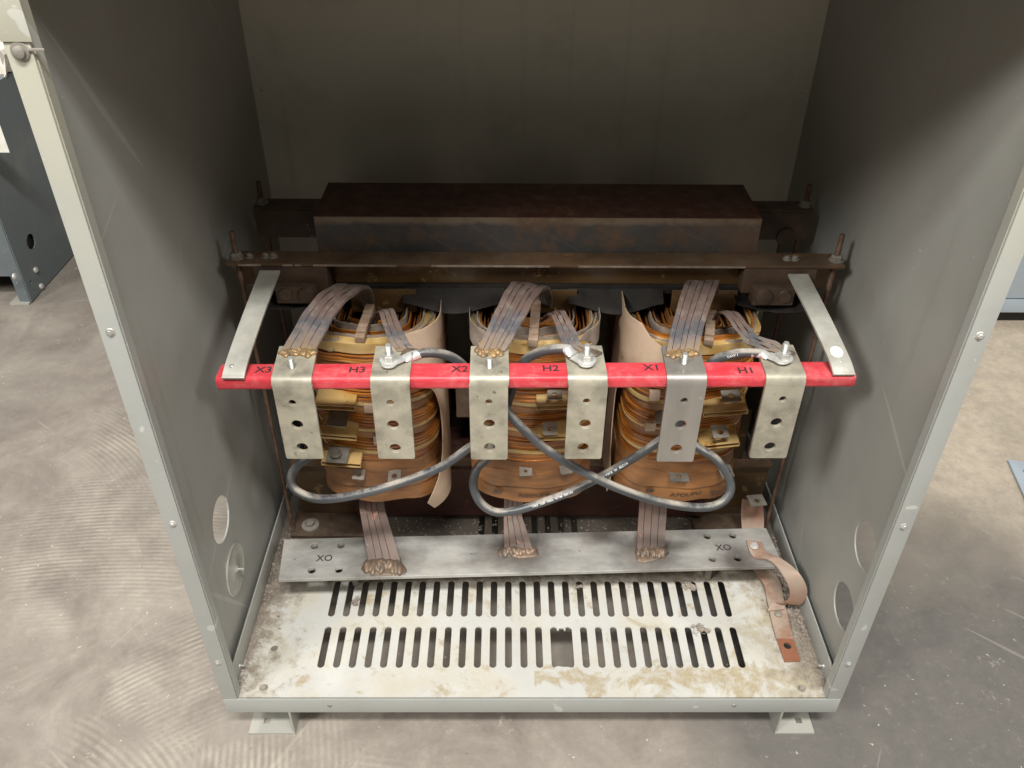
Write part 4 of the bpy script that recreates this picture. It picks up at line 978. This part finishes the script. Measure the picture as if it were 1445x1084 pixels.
# ================================================================ GROUND STRAPS
fs_ = tag(empty('copper_floor_strap', at(1100, 880, Z=0)), 'flat dusty copper strip with an open bolt hole along the floor pan right side', 'copper strap')
lp = crom([at(1047, 705, Y=.335), at(1046, 735, Y=.33), V((.385, .27, .010)), at(1076, 822, Z=.006), at(1083, 850, Z=.005), at(1093, 893, Z=.0035), at(1107.5, 934, Z=.0035)], 5)
rp = crom([at(1075, 705, Y=.335), at(1078, 735, Y=.33), V((.415, .27, .010)), at(1100, 820, Z=.006), at(1106, 846, Z=.005), at(1117, 893, Z=.0035), at(1129, 933, Z=.0035)], 5)
n = len(lp); cut = n-4
g = G().strip(lp[:cut], rp[:cut], .0022); g.build('strap', 'copper', fs_)
a0, a1, b0, b1 = lp[cut-1], rp[cut-1], lp[-1], rp[-1]
cc = at(1111, 912, Z=.0035)
me = plate([(a0.x, a0.y), (b0.x, b0.y), (b1.x, b1.y), (a1.x, a1.y)], [circ(cc.x, cc.y, .0062, 20)], .0024)
g = G(); g.mesh(me, Matrix.Translation((0, 0, .0036))); g.build('strap_end', 'copper2', fs_)
c = at(1098, 867, Z=.006); h = G(); h.lathe([(.0062, 0), (.006, .002), (.004, .003)], 18, Matrix.Translation((c.x, c.y, .006))); h.build('rivet', 'dull', fs_)
g = G(); c = at(1068, 707, Y=.315); me = plate(rrect(-.0145, -.012, .0145, .014, .001, 2), [circ(0, 0, .0048, 16)], .0022)
g.mesh(me, Matrix.Translation(c) @ Matrix.Rotation(.15, 4, 'Z') @ Matrix.Rotation(.05, 4, 'X')); g.build('lug_plate', 'tap', fs_)

gs = tag(empty('bonding_strap', at(1100, 850, Z=0)), 'curled copper bonding strap bolted to the right end of the XO bus bar', 'copper strap')
def P3(px, py, z): return at(px, py, Z=z)
cl = [P3(1053, 762, NZ+.004), P3(1062, 785, NZ+.0035), P3(1085, 790, .075), P3(1103, 808, .072), P3(1115, 835, .052), P3(1108, 849, .028), P3(1090, 850, .0125), P3(1083, 862, .0085)]
cr_ = [P3(1074, 765, NZ+.004), P3(1082, 779, NZ+.0035), P3(1108, 792, .079), P3(1130, 812, .072), P3(1139, 835, .046), P3(1130, 852, .028), P3(1112, 851, .0125), P3(1106, 860, .0085)]
lp = crom(cl, 8); rp = crom(cr_, 8)
g = G(); g.strip(lp, rp, .0014); g.strip([p-V((0, 0, .002)) for p in lp], [p-V((0, 0, .002)) for p in rp], .0013); g.build('strap', 'copper', gs, smooth=60)
c = at(1064.5, 771, Z=NZ+.006); h = G(); h.lathe([(.0072, 0), (.007, .001)], 20, Matrix.Translation(c)); h.hexn(c+V((0, 0, .001)), (0, 0, 1), .0056, .0042); h.build('bolt', 'silver', gs)

# ================================================================ DEBRIS on the pan (dust, grit, lint)
rr = random.Random(5); g = G()
def grit(x, y, s, z=0.0):
    bm = bmesh.new(); bmesh.ops.create_icosphere(bm, subdivisions=1, radius=s)
    for v in bm.verts: v.co *= rr.uniform(.6, 1.35); v.co.z *= .55
    bm.verts.index_update(); g.add([v.co+V((x, y, z+s*.25)) for v in bm.verts], [tuple(v.index for v in f.verts) for f in bm.faces]); bm.free()
for _ in range(1500):
    y = rr.uniform(.02, .34)**1.0; k = rr.random()
    if k < .72: x = .452-abs(rr.gauss(0, .013+.05*y))
    else: x = -.452+abs(rr.gauss(0, .006+.06*max(0, y-.08)))
    grit(x, y, rr.uniform(.0006, .0019)*(1.6 if rr.random() < .08 else 1))
for _ in range(900): grit(rr.uniform(-.44, .44), rr.uniform(.27, .38), rr.uniform(.0006, .0024))
for _ in range(60):
    y = rr.uniform(.10, .33); grit(.452-abs(rr.gauss(0, .014)), y, rr.uniform(.002, .0045))
db = g.build('grit', 'lint'); tag(db, 'loose brown grit and dirt gathered along the sides and back of the floor pan', 'debris'); db['kind'] = 'stuff'
def lint(label, px, py, s, seed, flat=.5):
    r2 = random.Random(seed); c = at(px, py, Z=.003); g = G()
    for _ in range(7):
        q = V((c.x+r2.gauss(0, s*.45), c.y+r2.gauss(0, s*.3), .002+r2.random()*s*.15)); k = s*r2.uniform(.16, .36)
        bm = bmesh.new(); bmesh.ops.create_icosphere(bm, subdivisions=3, radius=1)
        ph = [r2.uniform(0, 6) for _ in range(4)]
        for v in bm.verts:
            f = 1+.25*math.sin(5*v.co.x+ph[0])*math.sin(6*v.co.y+ph[1])+.2*math.sin(13*v.co.y+ph[2])+r2.uniform(-.16, .16)
            v.co = V((v.co.x*f*k*1.2, v.co.y*f*k, v.co.z*f*k*.55))
        rot = Matrix.Rotation(r2.uniform(0, 3), 3, 'Z'); bm.verts.index_update()
        g.add([rot @ v.co+q for v in bm.verts], [tuple(v.index for v in f.verts) for f in bm.faces]); bm.free()
    for _ in range(7):
        pts = [V((c.x+r2.gauss(0, s*.3), c.y+r2.gauss(0, s*.2), .003))]; an = r2.uniform(0, 6)
        for k in range(5): an += r2.uniform(-.7, .7); pts.append(pts[-1]+V((math.cos(an), math.sin(an), r2.uniform(-.1, .1)))*s*.2); pts[-1].z = max(pts[-1].z, .0015)
        g.tube(crom(pts, 4), .00032, 5)
    o = g.build('lint_tuft', 'lint'); tag(o, label, 'lint')
lint('grey lint tuft over the slots at the left, just in front of the XO bar', 500, 848, .011, 1)
lint('thin curled fibre lying over the right front slots', 985, 888, .013, 2)
lint('fluffy grey lint clump at the rear slots, below the right XO holes', 972, 826, .013, 3)
lint('small lint wisp caught at the middle rear slots', 818, 828, .007, 4)
lint('grey fluff inside the curl of the bonding strap', 1112, 838, .014, 5)
lint('dirt clump on the floor strap beside its rivet', 1106, 880, .011, 6, .3)

# ================================================================ BACKGROUND EQUIPMENT
pc = at(45, 428, Z=GZ)
bgl = tag(empty('blue_grey_cabinet', (pc.x-.4, pc.y+.4, GZ)), 'blue-grey equipment cabinet standing on the floor at the far left', 'electrical cabinet')
xs, ys = pc.x, pc.y
ztp = at(6, 112, X=xs).z
hc2 = [at(px, py, X=xs) for px, py in ((43, 341),)]
holes = [circ(hc2[0].y-ys, hc2[0].z-GZ, .022, 24)]
for px, py in ((43, 398), (47, 412)):
    q = at(px, py, X=xs); holes.append(circ(q.y-ys, q.z-GZ, .005, 10))
me = plate([(0, .004), (.9, .004), (.9, ztp-GZ), (0, ztp-GZ)], holes, .003)
g = G(); g.mesh(me, frame((xs, ys, GZ), YA_, ZA)); g.box((xs-.03, ys-.002, GZ+.004), (xs-.0016, ys+.001, ztp)); g.build('side_panel', 'blue', bgl)
G().box((xs-.8, ys+.0015, GZ+.085), (xs-.032, ys+.0040, ztp)).build('front_panel', 'blue', bgl)
G().box((xs-.8, ys+.02, ztp+.0005), (xs, ys+.9, ztp+.004)).build('top_panel', 'blue', bgl)
G().box((xs-.8, ys+.03, GZ+.09), (xs-.01, ys+.85, ztp-.01)).build('inner_body', 'black', bgl)
G().box((xs-.055, ys-.012, GZ+.0006), (xs-.002, ys+.035, GZ+.006)).build('foot', 'foot', bgl)
for px, py in ((50, 381), (58, 404), (20, 390)):
    q = at(px, py, X=xs+.002)
    G().lathe([(.009, 0), (.0085, .003), (.005, .006)], 14, frame((xs+.0018, q.y, q.z), YA_, ZA)).build('bolt', 'silver', bgl)
q = at(0, 196, Y=ys-.003); g = G(); g.box((q.x-.08, ys-.0035, q.z-.035), (q.x+.012, ys-.0022, q.z+.035)); g.build('label_sticker', 'label', bgl)
# crumpled plastic wrap
g = G(); r3 = random.Random(8); n = 16; c0 = at(8, 100, X=xs-.02); vs = []; fs = []
for j in range(n):
    for i in range(n): vs.append(V((c0.x-.16+.20*i/(n-1), c0.y-.05+.34*j/(n-1), ztp+.02+.06*math.sin(i*.9)*math.cos(j*.8)**2+r3.uniform(-.015, .03))))
for j in range(n-1):
    for i in range(n-1): a = j*n+i; fs.append((a, a+1, a+1+n, a+n))
vs += [v-V((0, 0, .004)) for v in vs]; m = n*n
fs += [tuple(m+k for k in reversed(f)) for f in fs[:]]
g.add(vs, fs); tag(g.build('plastic_wrap', 'plastic', smooth=0), 'crumpled white plastic wrap on top of the blue-grey cabinet at far left', 'wrapping')

yr = 1.21; zb1 = at(1430, 440, Y=yr).z; zb2 = at(1430, 422, Y=yr).z
bgr = tag(empty('pale_blue_cabinet', (1.7, yr+.4, GZ)), 'pale blue-grey equipment cabinet at the far right edge, raised over a dark gap', 'electrical cabinet')
G().box((1.23, yr, zb2+.002), (2.2, yr+.003, zb2+1.0), .001).build('front_panel', 'pale', bgr)
G().box((1.225, yr-.004, zb1), (2.2, yr+.003, zb2-.001), .001).build('base_rail', 'pale', bgr)
G().box((1.235, yr+.0035, zb1+.002), (2.2, yr+.8, zb2+1.0)).build('body', 'blue', bgr)
G().box((1.26, yr+.03, GZ+.0005), (2.2, yr+.78, zb1-.001)).build('dark_gap_fill', 'black', bgr)  # black block added to darken the shaded gap under the cabinet

q0, q1, q2 = at(1421, 652, Z=GZ), at(1445, 706, Z=GZ), at(1445, 655, Z=GZ)
me_r = tag(empty('floor_machine_foot', (q0.x+.06, q0.y, GZ)), 'grey slotted mounting foot of dark equipment cut off by the right edge', 'mounting foot')
dv = (q1-q0).normalized(); fr_ = frame(q0+V((0, 0, .004)), dv, V((-dv.y, dv.x, 0)))
me = plate([(0, 0), (.45, 0), (.45, .14), (0, .14)], [slot(.035, .02, .045, .006)[0:], circ(.018, .10, .008, 14)], .006)
g = G(); g.mesh(me, fr_); g.build('foot_plate', 'pale', me_r)
g = G(); bp = fr_ @ V((.10, .19, .0)); g.lathe([(.11, 0), (.12, .02), (.12, .12), (.10, .15)], 28, Matrix.Translation((bp.x+.02, bp.y+.05, GZ+.008))); g.build('round_housing', 'pale', me_r)

# ================================================================ LIGHT
w = bpy.data.worlds.new('World'); scn.world = w; w.use_nodes = True
w.node_tree.nodes['Background'].inputs[0].default_value = (.98, .91, .80, 1); w.node_tree.nodes['Background'].inputs[1].default_value = .125
def area(name, loc, tgt, sx, sy, pw, colr):
    ld = bpy.data.lights.new(name, 'AREA'); ld.shape = 'RECTANGLE'; ld.size = sx; ld.size_y = sy; ld.energy = pw; ld.color = colr
    o = bpy.data.objects.new(name, ld); col.objects.link(o); o.location = loc
    d = V(tgt)-V(loc); o.rotation_euler = d.to_track_quat('-Z', 'Y').to_euler(); return o
area('ceiling_lamp', (.1, -1.7, 4.1), (0, .2, .2), 1.8, .42, 240, (1, .985, .95))
area('ceiling_lamp', (-3.4, -2.9, 4.1), (0, .2, .2), 1.1, 1.2, 190, (1, .975, .93))
area('ceiling_lamp', (3.4, -2.7, 4.1), (0, .2, .2), 1.0, 1.0, 80, (1, .975, .93))
area('ceiling_lamp', (-3.0, 1.6, 4.1), (-.8, .6, 0), 1.3, .4, 90, (1, .96, .9))

scn.render.engine = 'CYCLES'
vs_ = scn.view_settings; vs_.view_transform = 'Standard'; vs_.look = 'None'; vs_.exposure = 0; vs_.gamma = 1; vs_.use_curve_mapping = False
scn.cycles.max_bounces = 8; scn.cycles.diffuse_bounces = 5
scn.render.resolution_x = 1024; scn.render.resolution_y = 768
